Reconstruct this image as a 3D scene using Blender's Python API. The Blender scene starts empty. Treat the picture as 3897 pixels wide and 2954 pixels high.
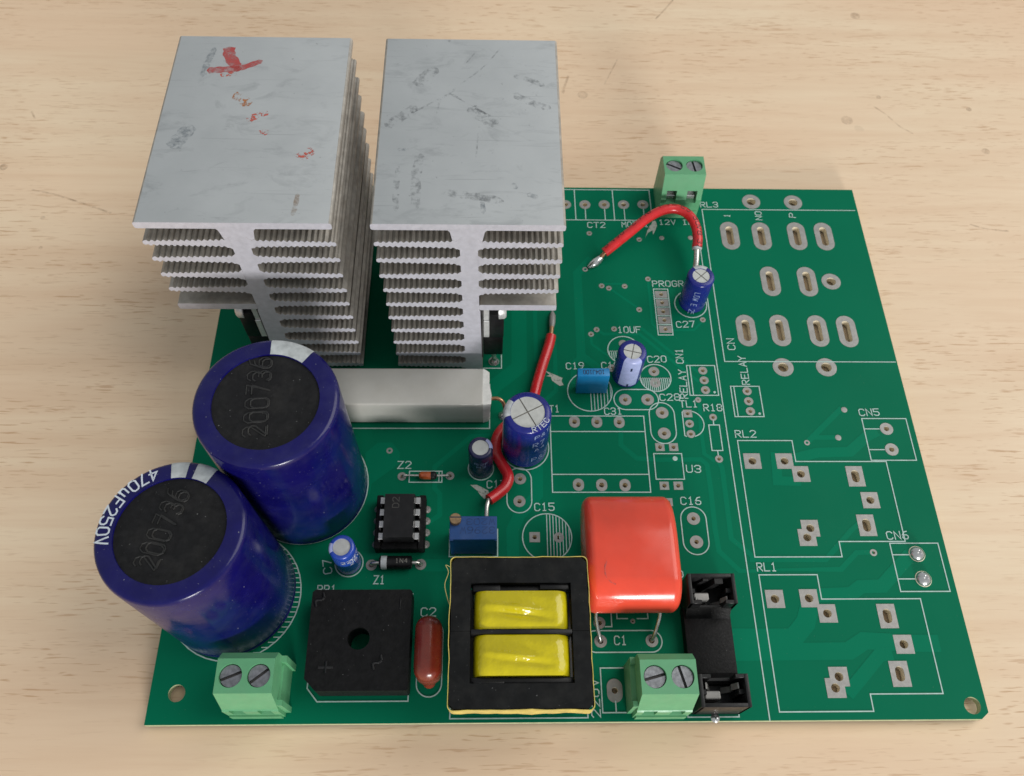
import bpy, bmesh, math, random
from mathutils import Vector, Matrix, noise as mnoise

# ---------------------------------------------------------------- camera, world, lamps, exposure
scene = bpy.context.scene
col = scene.collection
mm = 0.001                      # everything below is written in millimetres
random.seed(7)
PI = math.pi

def set_camera():
    th, yaw, roll = math.radians(61.29), math.radians(3.02), math.radians(2.79)
    sy, cy, st, ct = math.sin(yaw), math.cos(yaw), math.sin(th), math.cos(th)
    fwd = Vector((sy * ct, cy * ct, -st)); right = Vector((cy, -sy, 0)); up = right.cross(fwd)
    r2 = math.cos(roll) * right + math.sin(roll) * up
    u2 = -math.sin(roll) * right + math.cos(roll) * up
    cam = bpy.data.cameras.new('camera'); cam.sensor_fit = 'HORIZONTAL'; cam.sensor_width = 36.0
    cam.lens = 30.16; cam.clip_start = 0.005; cam.clip_end = 50
    ob = bpy.data.objects.new('camera', cam); col.objects.link(ob)
    m = Matrix((r2, u2, -fwd)).transposed().to_4x4()
    m.translation = Vector((64.6, -22.3, 172.6)) * mm
    ob.matrix_world = m
    cam.dof.use_dof = True; cam.dof.focus_distance = 0.168; cam.dof.aperture_fstop = 42
    scene.camera = ob
set_camera()

world = bpy.data.worlds.new('World'); scene.world = world; world.use_nodes = True
bg = world.node_tree.nodes['Background']
bg.inputs['Color'].default_value = (0.93, 0.98, 1.0, 1); bg.inputs['Strength'].default_value = 0.42

def lamp(name, direction, dist, sx, sy, power, colr):
    L = bpy.data.lights.new(name, 'AREA'); L.shape = 'RECTANGLE'; L.size = sx; L.size_y = sy
    L.energy = power; L.color = colr
    o = bpy.data.objects.new(name, L); col.objects.link(o)
    d = Vector(direction).normalized(); c = Vector((80, 60, 10)) * mm
    o.location = c + d * dist
    o.rotation_euler = d.to_track_quat('Z', 'Y').to_euler()
    return o
lamp('window_lamp', (0.22, -0.95, 0.195), 1.6, 0.40, 0.28, 21.0, (1.0, 0.985, 0.96))
lamp('ceiling_lamp', (0.92, 0.30, 1.0), 1.9, 1.5, 1.5, 22.5, (1.0, 0.97, 0.92))
vs = scene.view_settings
vs.view_transform = 'Standard'; vs.look = 'None'; vs.gamma = 1.0; vs.exposure = 0.0

# ---------------------------------------------------------------- materials
def new_mat(name):
    m = bpy.data.materials.new(name); m.use_nodes = True
    nt = m.node_tree; return m, nt, nt.nodes['Principled BSDF']
def coords(nt, sx=1.0, sy=1.0, sz=1.0):
    tc = nt.nodes.new('ShaderNodeTexCoord'); mp = nt.nodes.new('ShaderNodeMapping')
    mp.inputs['Scale'].default_value = (1000 * sx, 1000 * sy, 1000 * sz)
    nt.links.new(tc.outputs['Object'], mp.inputs['Vector']); return mp.outputs['Vector']
def noise_tex(nt, vec, scale, detail=3.0, rough=0.55, dist=0.0):
    n = nt.nodes.new('ShaderNodeTexNoise'); n.inputs['Scale'].default_value = scale
    n.inputs['Detail'].default_value = detail; n.inputs['Roughness'].default_value = rough
    n.inputs['Distortion'].default_value = dist
    nt.links.new(vec, n.inputs['Vector']); return n.outputs['Fac']
def ramp(nt, fac, a, b, ca=(0, 0, 0, 1), cb=(1, 1, 1, 1)):
    r = nt.nodes.new('ShaderNodeValToRGB')
    r.color_ramp.elements[0].position = a; r.color_ramp.elements[0].color = ca
    r.color_ramp.elements[1].position = b; r.color_ramp.elements[1].color = cb
    nt.links.new(fac, r.inputs['Fac']); return r.outputs['Color']
def mix(nt, fac, a, b, mode='MIX'):
    m = nt.nodes.new('ShaderNodeMix'); m.data_type = 'RGBA'; m.blend_type = mode
    for sock, v in ((m.inputs['Factor'], fac), (m.inputs['A'], a), (m.inputs['B'], b)):
        if isinstance(v, (int, float)): sock.default_value = v
        elif isinstance(v, (tuple, list)): sock.default_value = (*v[:3], 1)
        else: nt.links.new(v, sock)
    return m.outputs['Result']
def mul(nt, a, k):
    m = nt.nodes.new('ShaderNodeMath'); m.operation = 'MULTIPLY'; nt.links.new(a, m.inputs[0])
    if isinstance(k, (int, float)): m.inputs[1].default_value = k
    else: nt.links.new(k, m.inputs[1])
    return m.outputs[0]
def bump(nt, bsdf, fac, strength, dist):
    b = nt.nodes.new('ShaderNodeBump'); b.inputs['Strength'].default_value = strength
    b.inputs['Distance'].default_value = dist * mm
    nt.links.new(fac, b.inputs['Height']); nt.links.new(b.outputs['Normal'], bsdf.inputs['Normal'])
def mat(name, c, rough=0.5, metal=0.0, var=0.12, vs=0.35, dust=0.0, dcol=(0.42, 0.40, 0.36), spec=0.5, bmp=0.0, bs=1.5, bd=0.1, coat=0.0, specks=0.0):
    """plain painted or moulded surface: base colour with uneven tone, dust and a little relief"""
    m, nt, b = new_mat(name)
    v = coords(nt)
    n1 = noise_tex(nt, v, vs, 4)
    lo = tuple(x * (1 - var) for x in c); hi = tuple(min(1, x * (1 + var)) for x in c)
    base = mix(nt, ramp(nt, n1, 0.3, 0.7), lo, hi)
    if dust:
        d = mul(nt, ramp(nt, noise_tex(nt, v, 0.22, 5, 0.65), 0.45, 0.8), dust)
        base = mix(nt, d, base, dcol)
    if specks:
        s = mul(nt, ramp(nt, noise_tex(nt, v, 2.3, 1.5, 0.5), 0.74, 0.80), specks)
        base = mix(nt, s, base, (0.55, 0.56, 0.55))
    nt.links.new(base, b.inputs['Base Color'])
    r = ramp(nt, noise_tex(nt, v, vs * 2.3, 3), 0.3, 0.75, (max(0, rough - .07),) * 3 + (1,), (min(1, rough + .1),) * 3 + (1,))
    nt.links.new(r, b.inputs['Roughness'])
    b.inputs['Metallic'].default_value = metal; b.inputs['Specular IOR Level'].default_value = spec
    b.inputs['Coat Weight'].default_value = coat; b.inputs['Coat Roughness'].default_value = 0.12
    if bmp: bump(nt, b, noise_tex(nt, v, bs, 3), bmp, bd)
    return m

def wood_mat():
    m, nt, b = new_mat('beech_laminate')
    v = coords(nt)
    broad = noise_tex(nt, coords(nt, 0.006, 0.03, 1), 1.0, 3, 0.5, 0.6)
    base = mix(nt, ramp(nt, broad, 0.38, 0.64), WOOD_A, WOOD_B)
    vein = noise_tex(nt, coords(nt, 0.010, 0.17, 1), 1.0, 5, 0.6, 0.5)
    base = mix(nt, mul(nt, ramp(nt, vein, 0.42, 0.70), 0.50), base, WOOD_C)
    fine = noise_tex(nt, coords(nt, 0.06, 1.1, 1), 1.0, 3, 0.6)
    base = mix(nt, mul(nt, ramp(nt, fine, 0.42, 0.75), 0.22), base, WOOD_C)
    # the short dark pores of beech: long thin flecks along the grain, gathered in patches
    f1 = noise_tex(nt, coords(nt, 0.16, 2.1, 1), 1.0, 1.6, 0.5, 0.12)
    patch = ramp(nt, noise_tex(nt, coords(nt, 0.02, 0.05, 1), 1.0, 2), 0.34, 0.60)
    fl = mul(nt, ramp(nt, f1, 0.615, 0.69), patch)
    base = mix(nt, mul(nt, fl, 0.62), base, WOOD_D)
    f2 = noise_tex(nt, coords(nt, 0.28, 1.9, 1), 1.0, 1.0, 0.4)
    base = mix(nt, mul(nt, mul(nt, ramp(nt, f2, 0.66, 0.75), patch), 0.5), base, WOOD_D)
    # little stains and rub marks
    st = noise_tex(nt, v, 0.11, 2.0, 0.6)
    base = mix(nt, mul(nt, ramp(nt, st, 0.745, 0.79), 0.16), base, (0.36, 0.26, 0.17))
    nt.links.new(base, b.inputs['Base Color'])
    r = ramp(nt, noise_tex(nt, v, 0.05, 4), 0.3, 0.7, (0.42, 0.42, 0.42, 1), (0.56, 0.56, 0.56, 1))
    nt.links.new(r, b.inputs['Roughness']); b.inputs['Specular IOR Level'].default_value = 0.35
    bump(nt, b, f1, 0.15, 0.05)
    return m

def plate_mat(name, seed, amount):
    """weathered aluminium top: grey scuffs, smudges and fine scratches"""
    m, nt, b = new_mat(name)
    tc = nt.nodes.new('ShaderNodeTexCoord'); mp = nt.nodes.new('ShaderNodeMapping')
    mp.inputs['Scale'].default_value = (1000,) * 3; mp.inputs['Location'].default_value = (seed * 13.7, seed * 7.1, 0)
    nt.links.new(tc.outputs['Object'], mp.inputs['Vector']); v = mp.outputs['Vector']
    def tilt(angle, sx, sy):
        q = nt.nodes.new('ShaderNodeMapping'); q.inputs['Rotation'].default_value = (0, 0, math.radians(angle))
        q.inputs['Scale'].default_value = (sx, sy, 1); nt.links.new(v, q.inputs['Vector']); return q.outputs['Vector']
    base = mix(nt, ramp(nt, noise_tex(nt, v, 0.07, 4), 0.3, 0.7), ALU_A, ALU_B)
    sm = mul(nt, ramp(nt, noise_tex(nt, tilt(25, 0.10, 0.22), 1.0, 5, 0.7, 0.8), 0.54, 0.72), 0.75 * amount)
    base = mix(nt, sm, base, (0.20, 0.215, 0.225))
    s2 = mul(nt, ramp(nt, noise_tex(nt, tilt(-35, 0.09, 0.34), 1.0, 5, 0.65, 1.2), 0.60, 0.72), 0.6 * amount)
    base = mix(nt, s2, base, (0.17, 0.18, 0.19))
    for an, lo in ((-28, 0.72), (52, 0.72), (71, 0.73)):
        s = mul(nt, ramp(nt, noise_tex(nt, tilt(an, 0.045, 2.2), 1.0, 1.5, 0.5), lo, lo + .05), 0.5 * amount)
        base = mix(nt, s, base, (0.16, 0.17, 0.18))
    sp = mul(nt, ramp(nt, noise_tex(nt, v, 0.9, 3, 0.6), 0.70, 0.76), 0.8 * amount)
    base = mix(nt, sp, base, (0.10, 0.10, 0.11))
    nt.links.new(base, b.inputs['Base Color'])
    b.inputs['Metallic'].default_value = 0.25
    r = ramp(nt, noise_tex(nt, v, 0.3, 4), 0.3, 0.7, (0.44,) * 3 + (1,), (0.62,) * 3 + (1,)); nt.links.new(r, b.inputs['Roughness'])
    bump(nt, b, noise_tex(nt, v, 1.2, 4), 0.08, 0.05)
    return m

def worn_mat(name, c, lo, hi, scale=1.1, most=1.0):
    """paint or pen that has partly rubbed off: gaps show what is below"""
    m, nt, b = new_mat(name)
    v = coords(nt)
    tr = nt.nodes.new('ShaderNodeBsdfTransparent'); mx = nt.nodes.new('ShaderNodeMixShader')
    b.inputs['Base Color'].default_value = (*c, 1); b.inputs['Roughness'].default_value = 0.5
    f = mul(nt, ramp(nt, noise_tex(nt, v, scale, 5, 0.7), lo, hi), most)
    nt.links.new(f, mx.inputs['Fac']); nt.links.new(tr.outputs[0], mx.inputs[1]); nt.links.new(b.outputs[0], mx.inputs[2])
    nt.links.new(mx.outputs[0], nt.nodes['Material Output'].inputs['Surface'])
    return m

WOOD_A = (0.765, 0.568, 0.392); WOOD_B = (0.79, 0.630, 0.446); WOOD_C = (0.665, 0.455, 0.295); WOOD_D = (0.46, 0.26, 0.13)
ALU_A = (0.405, 0.425, 0.435); ALU_B = (0.455, 0.475, 0.485)
M = {}
M['wood'] = wood_mat()
M['mask'] = mat('green_solder_mask', (0.002, 0.145, 0.074), 0.34, var=0.05, vs=0.03, dust=0.01, dcol=(0.05, 0.26, 0.16), specks=0.10, spec=0.03)
M['trace'] = mat('green_mask_over_copper', (0.002, 0.172, 0.090), 0.34, var=0.05, vs=0.03, dust=0.01, dcol=(0.05, 0.26, 0.16), specks=0.10, spec=0.03)
M['fibre'] = mat('board_edge_fibreglass', (0.42, 0.45, 0.27), 0.6, var=0.2, vs=0.8)
M['silk'] = mat('white_screen_print', (0.41, 0.545, 0.51), 0.6, var=0.14, vs=0.9)
M['tin'] = mat('tinned_pad', (0.285, 0.277, 0.265), 0.45, metal=0.3, var=0.14, vs=0.7, bmp=0.1, bs=0.9)
M['barrel'] = mat('hole_lining', (0.74, 0.66, 0.50), 0.45, metal=0.0, var=0.2)
M['solder'] = mat('solder', (0.66, 0.66, 0.66), 0.22, metal=0.9, var=0.1, vs=0.8, bmp=0.25, bs=0.9)
M['lead'] = mat('tinned_wire', (0.62, 0.60, 0.57), 0.28, metal=0.9, var=0.15, vs=0.9)
M['copper'] = mat('bare_copper_strands', (0.50, 0.28, 0.16), 0.35, metal=0.8, var=0.25, vs=1.5)
M['plate1'] = plate_mat('scuffed_aluminium', 1.0, 0.5)
M['plate2'] = plate_mat('scratched_aluminium', 4.3, 0.55)
M['cut'] = mat('sawn_aluminium', (0.57, 0.565, 0.63), 0.42, metal=0.3, var=0.10, vs=0.7, dust=0.18, dcol=(0.5, 0.48, 0.5), bmp=0.25, bs=1.6)
M['fin'] = mat('dusty_ribbed_aluminium', (0.36, 0.335, 0.30), 0.5, metal=0.2, var=0.2, vs=0.6, dust=0.6, dcol=(0.20, 0.16, 0.12))
M['sleeve'] = mat('navy_sleeve', (0.0045, 0.0035, 0.080), 0.19, var=0.15, vs=0.2, dust=0.16, dcol=(0.07, 0.075, 0.15), specks=0.5, spec=0.34, bmp=0.05, bs=0.25, bd=0.4)
M['sleeve2'] = mat('blue_sleeve', (0.009, 0.014, 0.17), 0.24, var=0.15, vs=0.5, dust=0.04, spec=0.45)
M['sleeve3'] = mat('bright_blue_sleeve', (0.018, 0.055, 0.34), 0.25, var=0.15, vs=0.5, coat=0.3)
M['sleeve4'] = mat('dark_navy_sleeve', (0.010, 0.011, 0.060), 0.28, var=0.15, vs=0.5, dust=0.06)
M['stripe'] = mat('pale_stripe', (0.46, 0.49, 0.50), 0.4, var=0.22, vs=0.7, dust=0.3, dcol=(0.2, 0.2, 0.2))
M['stripe2'] = mat('lavender_stripe', (0.36, 0.40, 0.66), 0.3, var=0.12, vs=0.6)
M['print'] = mat('pale_print', (0.55, 0.60, 0.66), 0.5, var=0.15)
M['print2'] = mat('faint_blue_print', (0.26, 0.33, 0.55), 0.5, var=0.3, vs=0.8)
M['bung'] = mat('black_vent_disc', (0.008, 0.008, 0.009), 0.6, var=0.3, vs=0.9, dust=0.03, specks=0.22, spec=0.2, bmp=0.4, bs=3.0)
M['emboss'] = mat('black_raised_digits', (0.010, 0.010, 0.010), 0.32, var=0.4, vs=0.9, dust=0.30, dcol=(0.07, 0.06, 0.05))
M['can'] = mat('aluminium_can_top', (0.52, 0.53, 0.51), 0.38, metal=0.35, var=0.1, vs=0.6, bmp=0.1, bs=0.8)
M['groove'] = mat('vent_groove', (0.20, 0.19, 0.17), 0.5, metal=0.3)
M['ceramic'] = mat('white_ceramic', (0.48, 0.47, 0.435), 0.18, var=0.06, vs=0.12, dust=0.2, dcol=(0.38, 0.34, 0.27), bmp=0.04, bs=0.5)
M['cement'] = mat('chalky_cement', (0.70, 0.70, 0.67), 0.8, var=0.12, vs=0.8, bmp=0.6, bs=0.9)
M['black'] = mat('black_moulding', (0.007, 0.007, 0.008), 0.40, var=0.3, vs=0.5, dust=0.03, specks=0.08, spec=0.3, bmp=0.12, bs=2.2)
M['matte'] = mat('matte_black_plastic', (0.0055, 0.0055, 0.006), 0.5, var=0.4, vs=0.9, dust=0.07, dcol=(0.06, 0.055, 0.05), specks=0.16, spec=0.16, bmp=0.5, bs=2.0)
M['ferrite'] = mat('black_ferrite', (0.0065, 0.007, 0.0075), 0.5, var=0.3, vs=0.4, dust=0.03, specks=0.18, spec=0.13, bmp=0.1, bs=2)
M['yellow'] = mat('yellow_tape', (0.54, 0.45, 0.006), 0.14, var=0.08, vs=0.15, dust=0.12, dcol=(0.36, 0.27, 0.03), bmp=0.5, bs=0.30, bd=0.7)
M['band'] = mat('yellow_edge_tape', (0.60, 0.47, 0.10), 0.4, var=0.25, vs=0.5, dust=0.3, dcol=(0.55, 0.46, 0.27))
M['red'] = mat('red_epoxy', (0.72, 0.068, 0.036), 0.19, var=0.08, vs=0.12, dust=0.06, dcol=(0.35, 0.12, 0.10), spec=0.5)
M['brown'] = mat('red_brown_dip', (0.22, 0.026, 0.013), 0.28, var=0.2, vs=0.3, dust=0.30, dcol=(0.16, 0.09, 0.06), coat=0.3)
M['terminal'] = mat('light_green_plastic', (0.105, 0.335, 0.165), 0.42, var=0.06, vs=0.3, dust=0.06, bmp=0.05, bs=1)
M['screw'] = mat('grey_screw', (0.25, 0.255, 0.275), 0.42, metal=0.65, var=0.25, vs=1.6, bmp=0.3, bs=2.2)
M['slot'] = mat('screw_slot', (0.075, 0.07, 0.07), 0.6, metal=0.4, var=0.4, vs=1.5)
M['filmblue'] = mat('blue_film_box', (0.006, 0.20, 0.47), 0.38, var=0.08, vs=0.4, dust=0.05)
M['trimblue'] = mat('trimmer_blue', (0.006, 0.055, 0.21), 0.42, var=0.1, vs=0.4, dust=0.06)
M['inkblue'] = mat('dark_blue_ink', (0.008, 0.014, 0.055), 0.5)
M['faintink'] = mat('faint_blue_ink', (0.005, 0.035, 0.14), 0.5)
M['greyink'] = mat('faint_grey_ink', (0.045, 0.044, 0.04), 0.5)
M['brass'] = mat('dull_brass', (0.30, 0.20, 0.11), 0.5, metal=0.6, var=0.3, vs=1.0)
M['wire'] = mat('red_insulation', (0.56, 0.018, 0.022), 0.28, var=0.12, vs=0.3, coat=0.2)
M['ink'] = mat('black_ink', (0.03, 0.008, 0.008), 0.5)
M['glass'] = mat('orange_glass_diode', (0.42, 0.085, 0.02), 0.12, var=0.3, vs=0.8, coat=0.5)
M['steel'] = mat('bright_steel', (0.52, 0.52, 0.52), 0.28, metal=0.8, var=0.12, vs=0.8)
M['scrape'] = worn_mat('scraped_solder_mask', (0.40, 0.43, 0.38), 0.30, 0.46, 1.3)
M['pen'] = worn_mat('red_marker', (0.46, 0.055, 0.05), 0.28, 0.60, 0.5, 0.8)
M['pen2'] = worn_mat('rubbed_red_marker', (0.48, 0.09, 0.06), 0.50, 0.56, 1.0)
M['rust'] = worn_mat('rusty_orange_smear', (0.40, 0.15, 0.05), 0.50, 0.58, 1.0)
M['smudge'] = worn_mat('dark_blue_smudge', (0.12, 0.15, 0.18), 0.42, 0.66, 0.8, 0.45)
M['rub'] = worn_mat('grey_rub_mark', (0.16, 0.17, 0.18), 0.46, 0.66, 0.75, 0.42)
M['scratch'] = worn_mat('brown_scratch', (0.30, 0.20, 0.12), 0.40, 0.75, 0.30)
M['nick'] = worn_mat('table_scratch', (0.34, 0.235, 0.15), 0.34, 0.70, 0.5, 0.42)
M['ring'] = worn_mat('table_dent', (0.42, 0.33, 0.24), 0.30, 0.75, 0.6, 0.32)
M['bolt'] = mat('zinc_bolt', (0.66, 0.66, 0.66), 0.35, metal=0.45, var=0.12, vs=0.8)
M['thread'] = mat('yellow_thread', (0.45, 0.38, 0.14), 0.5)

# ---------------------------------------------------------------- mesh building
class MB:
    """collects shapes (millimetres) into one mesh"""
    def __init__(s): s.v = []; s.f = []; s.m = []
    def add(s, vs, fs, mi=0, T=None):
        k = len(s.v)
        s.v += [tuple(T @ Vector(p)) if T else tuple(p) for p in vs]
        s.f += [tuple(i + k for i in f) for f in fs]; s.m += [mi] * len(fs) if isinstance(mi, int) else list(mi)
        return s
    def box(s, x0, x1, y0, y1, z0, z1, mi=0, T=None):
        v = [(x, y, z) for z in (z0, z1) for y in (y0, y1) for x in (x0, x1)]
        return s.add(v, [(0, 2, 3, 1), (4, 5, 7, 6), (0, 1, 5, 4), (2, 6, 7, 3), (0, 4, 6, 2), (1, 3, 7, 5)], mi, T)
    def rbox(s, x0, x1, y0, y1, z0, z1, r=0.3, seg=2, mi=0, T=None):
        bm = bmesh.new(); bmesh.ops.create_cube(bm, size=1.0)
        for v in bm.verts:
            v.co = Vector((x0 + (v.co.x + .5) * (x1 - x0), y0 + (v.co.y + .5) * (y1 - y0), z0 + (v.co.z + .5) * (z1 - z0)))
        bmesh.ops.bevel(bm, geom=bm.edges[:], offset=r, segments=seg, profile=0.5, affect='EDGES', clamp_overlap=True)
        bm.verts.index_update()
        s.add([v.co[:] for v in bm.verts], [[v.index for v in f.verts] for f in bm.faces], mi, T); bm.free(); return s
    def prism(s, prof, axis, a, b, mi=0, T=None, capm=None):
        """prof: list of 2D points (counter-clockwise in the plane of the other two axes), swept along axis from a to b"""
        n = len(prof)
        def P(u, w, t): return {'x': (t, u, w), 'y': (u, t, w), 'z': (u, w, t)}[axis]
        v = [P(u, w, a) for u, w in prof] + [P(u, w, b) for u, w in prof]
        fs = [(i, (i + 1) % n, (i + 1) % n + n, i + n) for i in range(n)] + [tuple(range(n))[::-1], tuple(range(n, 2 * n))]
        return s.add(v, fs, [mi] * n + [mi if capm is None else capm] * 2, T)
    def lathe(s, prof, n=32, mi=0, T=None, a0=0.0, a1=360.0, cap=False):
        full = abs(a1 - a0) > 359.9; k = n if full else n + 1; m = len(prof); v = []
        for i in range(k):
            a = math.radians(a0 + (a1 - a0) * i / n); c, q = math.cos(a), math.sin(a)
            v += [(r * c, r * q, z) for r, z in prof]
        fs = []
        for i in range(n):
            j = (i + 1) % k
            for t in range(m - 1): fs.append((i * m + t, j * m + t, j * m + t + 1, i * m + t + 1))
        if cap and full:
            fs += [tuple(i * m for i in range(k))[::-1], tuple(i * m + m - 1 for i in range(k))]
        return s.add(v, fs, mi, T)
    def cyl(s, r, z0, z1, n=20, mi=0, T=None): return s.lathe([(r, z0), (r, z1)], n, mi, T, cap=True)
    def tube(s, pts, r, n=10, mi=0, cap=True):
        P = [Vector(p) for p in pts]; m = len(P); R = r if isinstance(r, (list, tuple)) else [r] * m
        v = []; up = None
        for i, p in enumerate(P):
            t = (P[min(i + 1, m - 1)] - P[max(i - 1, 0)]).normalized()
            if up is None: up = t.orthogonal().normalized()
            up = (up - t * up.dot(t)).normalized(); w = t.cross(up)
            v += [tuple(p + R[i] * (math.cos(2 * PI * k / n) * up + math.sin(2 * PI * k / n) * w)) for k in range(n)]
        fs = [(i * n + k, i * n + (k + 1) % n, (i + 1) * n + (k + 1) % n, (i + 1) * n + k) for i in range(m - 1) for k in range(n)]
        if cap: fs += [tuple(range(n))[::-1], tuple((m - 1) * n + k for k in range(n))]
        return s.add(v, fs, mi)
    def ribbon(s, pts, w, z, closed=False, mi=0):
        """flat strip of width w along a 2D polyline, mitred corners"""
        P = [Vector((p[0], p[1])) for p in pts]; n = len(P); v = []
        for i, p in enumerate(P):
            a = P[i - 1] if (i > 0 or closed) else None; b = P[(i + 1) % n] if (i < n - 1 or closed) else None
            d1 = (p - a).normalized() if a is not None else None; d2 = (b - p).normalized() if b is not None else None
            if d1 is None: d1 = d2
            if d2 is None: d2 = d1
            n1 = Vector((-d1.y, d1.x)); n2 = Vector((-d2.y, d2.x)); q = n1 + n2
            if q.length < 0.2: q = n1
            q = q.normalized(); q = q / max(0.45, q.dot(n1))
            e = Vector((0, 0))
            if not closed and i == 0: e = -d2 * w * .5
            if not closed and i == n - 1: e = d1 * w * .5
            v += [(p.x + e.x - q.x * w / 2, p.y + e.y - q.y * w / 2, z), (p.x + e.x + q.x * w / 2, p.y + e.y + q.y * w / 2, z)]
        k = n if closed else n - 1
        return s.add(v, [(2 * i, 2 * ((i + 1) % n), 2 * ((i + 1) % n) + 1, 2 * i + 1) for i in range(k)], mi)
    def ribbon3(s, pts, nrm, w, mi=0):
        """strip of width w along a 3D polyline lying on a surface with normals nrm"""
        P = [Vector(p) for p in pts]; n = len(P); v = []
        for i, p in enumerate(P):
            t = (P[min(i + 1, n - 1)] - P[max(i - 1, 0)]).normalized(); q = Vector(nrm[i]).cross(t).normalized() * w / 2
            v += [tuple(p - q), tuple(p + q)]
        return s.add(v, [(2 * i, 2 * i + 2, 2 * i + 3, 2 * i + 1) for i in range(n - 1)], mi)
    def build(s, name, mats, parent=None, loc=(0, 0, 0), rot=(0, 0, 0), smooth=None, label=None, kind=None):
        me = bpy.data.meshes.new(name)
        me.from_pydata([(x * mm, y * mm, z * mm) for x, y, z in s.v], [], s.f)
        mats = mats if isinstance(mats, (list, tuple)) else [mats]
        for m in mats: me.materials.append(M[m])
        for p, i in zip(me.polygons, s.m): p.material_index = i
        if smooth:
            for p in me.polygons: p.use_smooth = True
            me.set_sharp_from_angle(angle=math.radians(smooth))
        me.update()
        return link(name, me, parent, loc, rot, label, kind)
def link(name, data, parent=None, loc=(0, 0, 0), rot=(0, 0, 0), label=None, kind=None):
    o = bpy.data.objects.new(name, data); col.objects.link(o)
    o.location = Vector(loc) * mm; o.rotation_euler = rot
    if parent: o.parent = parent
    if label: o['label'] = label
    if kind: o['kind'] = kind
    return o
def circle(cx, cy, r, n=20, a0=0.0): return [(cx + r * math.cos(a0 + 2 * PI * i / n), cy + r * math.sin(a0 + 2 * PI * i / n)) for i in range(n)]
def rect(cx, cy, w, h): return [(cx - w / 2, cy - h / 2), (cx + w / 2, cy - h / 2), (cx + w / 2, cy + h / 2), (cx - w / 2, cy + h / 2)]
def oval(cx, cy, w, h, n=8):
    """stadium as wide as w and as high as h"""
    r = min(w, h) / 2; ox = w / 2 - r; oy = h / 2 - r; out = []
    for k in range(4):
        sx, sy = ((1, 1), (-1, 1), (-1, -1), (1, -1))[k]
        for i in range(n + 1):
            a = PI / 2 * (k + i / n); p = (cx + sx * ox + r * math.cos(a), cy + sy * oy + r * math.sin(a))
            if not out or (abs(p[0] - out[-1][0]) + abs(p[1] - out[-1][1])) > 1e-4: out.append(p)
    if abs(out[0][0] - out[-1][0]) + abs(out[0][1] - out[-1][1]) < 1e-4: out.pop()
    return out
def rrect(x0, x1, y0, y1, r, n=4):
    out = []
    for cx, cy, a in ((x1 - r, y1 - r, 0), (x0 + r, y1 - r, 90), (x0 + r, y0 + r, 180), (x1 - r, y0 + r, 270)):
        out += [(cx + r * math.cos(math.radians(a + 90 * i / n)), cy + r * math.sin(math.radians(a + 90 * i / n))) for i in range(n + 1)]
    return out
def plate(outer, holes, z0, z1):
    """slab with holes: returns vertices and faces in millimetres"""
    cu = bpy.data.curves.new('slab', 'CURVE'); cu.dimensions = '2D'; cu.fill_mode = 'BOTH'; cu.extrude = (z1 - z0) / 2
    for pts in [outer] + holes:
        sp = cu.splines.new('POLY'); sp.points.add(len(pts) - 1)
        for q, p in zip(sp.points, pts): q.co = (p[0], p[1], 0, 1)
        sp.use_cyclic_u = True
    o = bpy.data.objects.new('slab', cu); col.objects.link(o)
    me = bpy.data.meshes.new_from_object(o.evaluated_get(bpy.context.evaluated_depsgraph_get()))
    vs_ = [(v.co.x, v.co.y, v.co.z + (z0 + z1) / 2) for v in me.vertices]; fs_ = [tuple(p.vertices) for p in me.polygons]
    bpy.data.objects.remove(o); bpy.data.curves.remove(cu); bpy.data.meshes.remove(me)
    return vs_, fs_
def smooth_path(pts, n=8):
    """Catmull-Rom through the points"""
    P = [Vector(p) for p in pts]; P = [2 * P[0] - P[1]] + P + [2 * P[-1] - P[-2]]; out = []
    for i in range(1, len(P) - 2):
        for k in range(n):
            t = k / n; a, b, c, d = P[i - 1:i + 3]
            out.append(0.5 * ((2 * b) + (c - a) * t + (2 * a - 5 * b + 4 * c - d) * t * t + (-a + 3 * b - 3 * c + d) * t ** 3))
    out.append(P[-2]); return out

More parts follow.
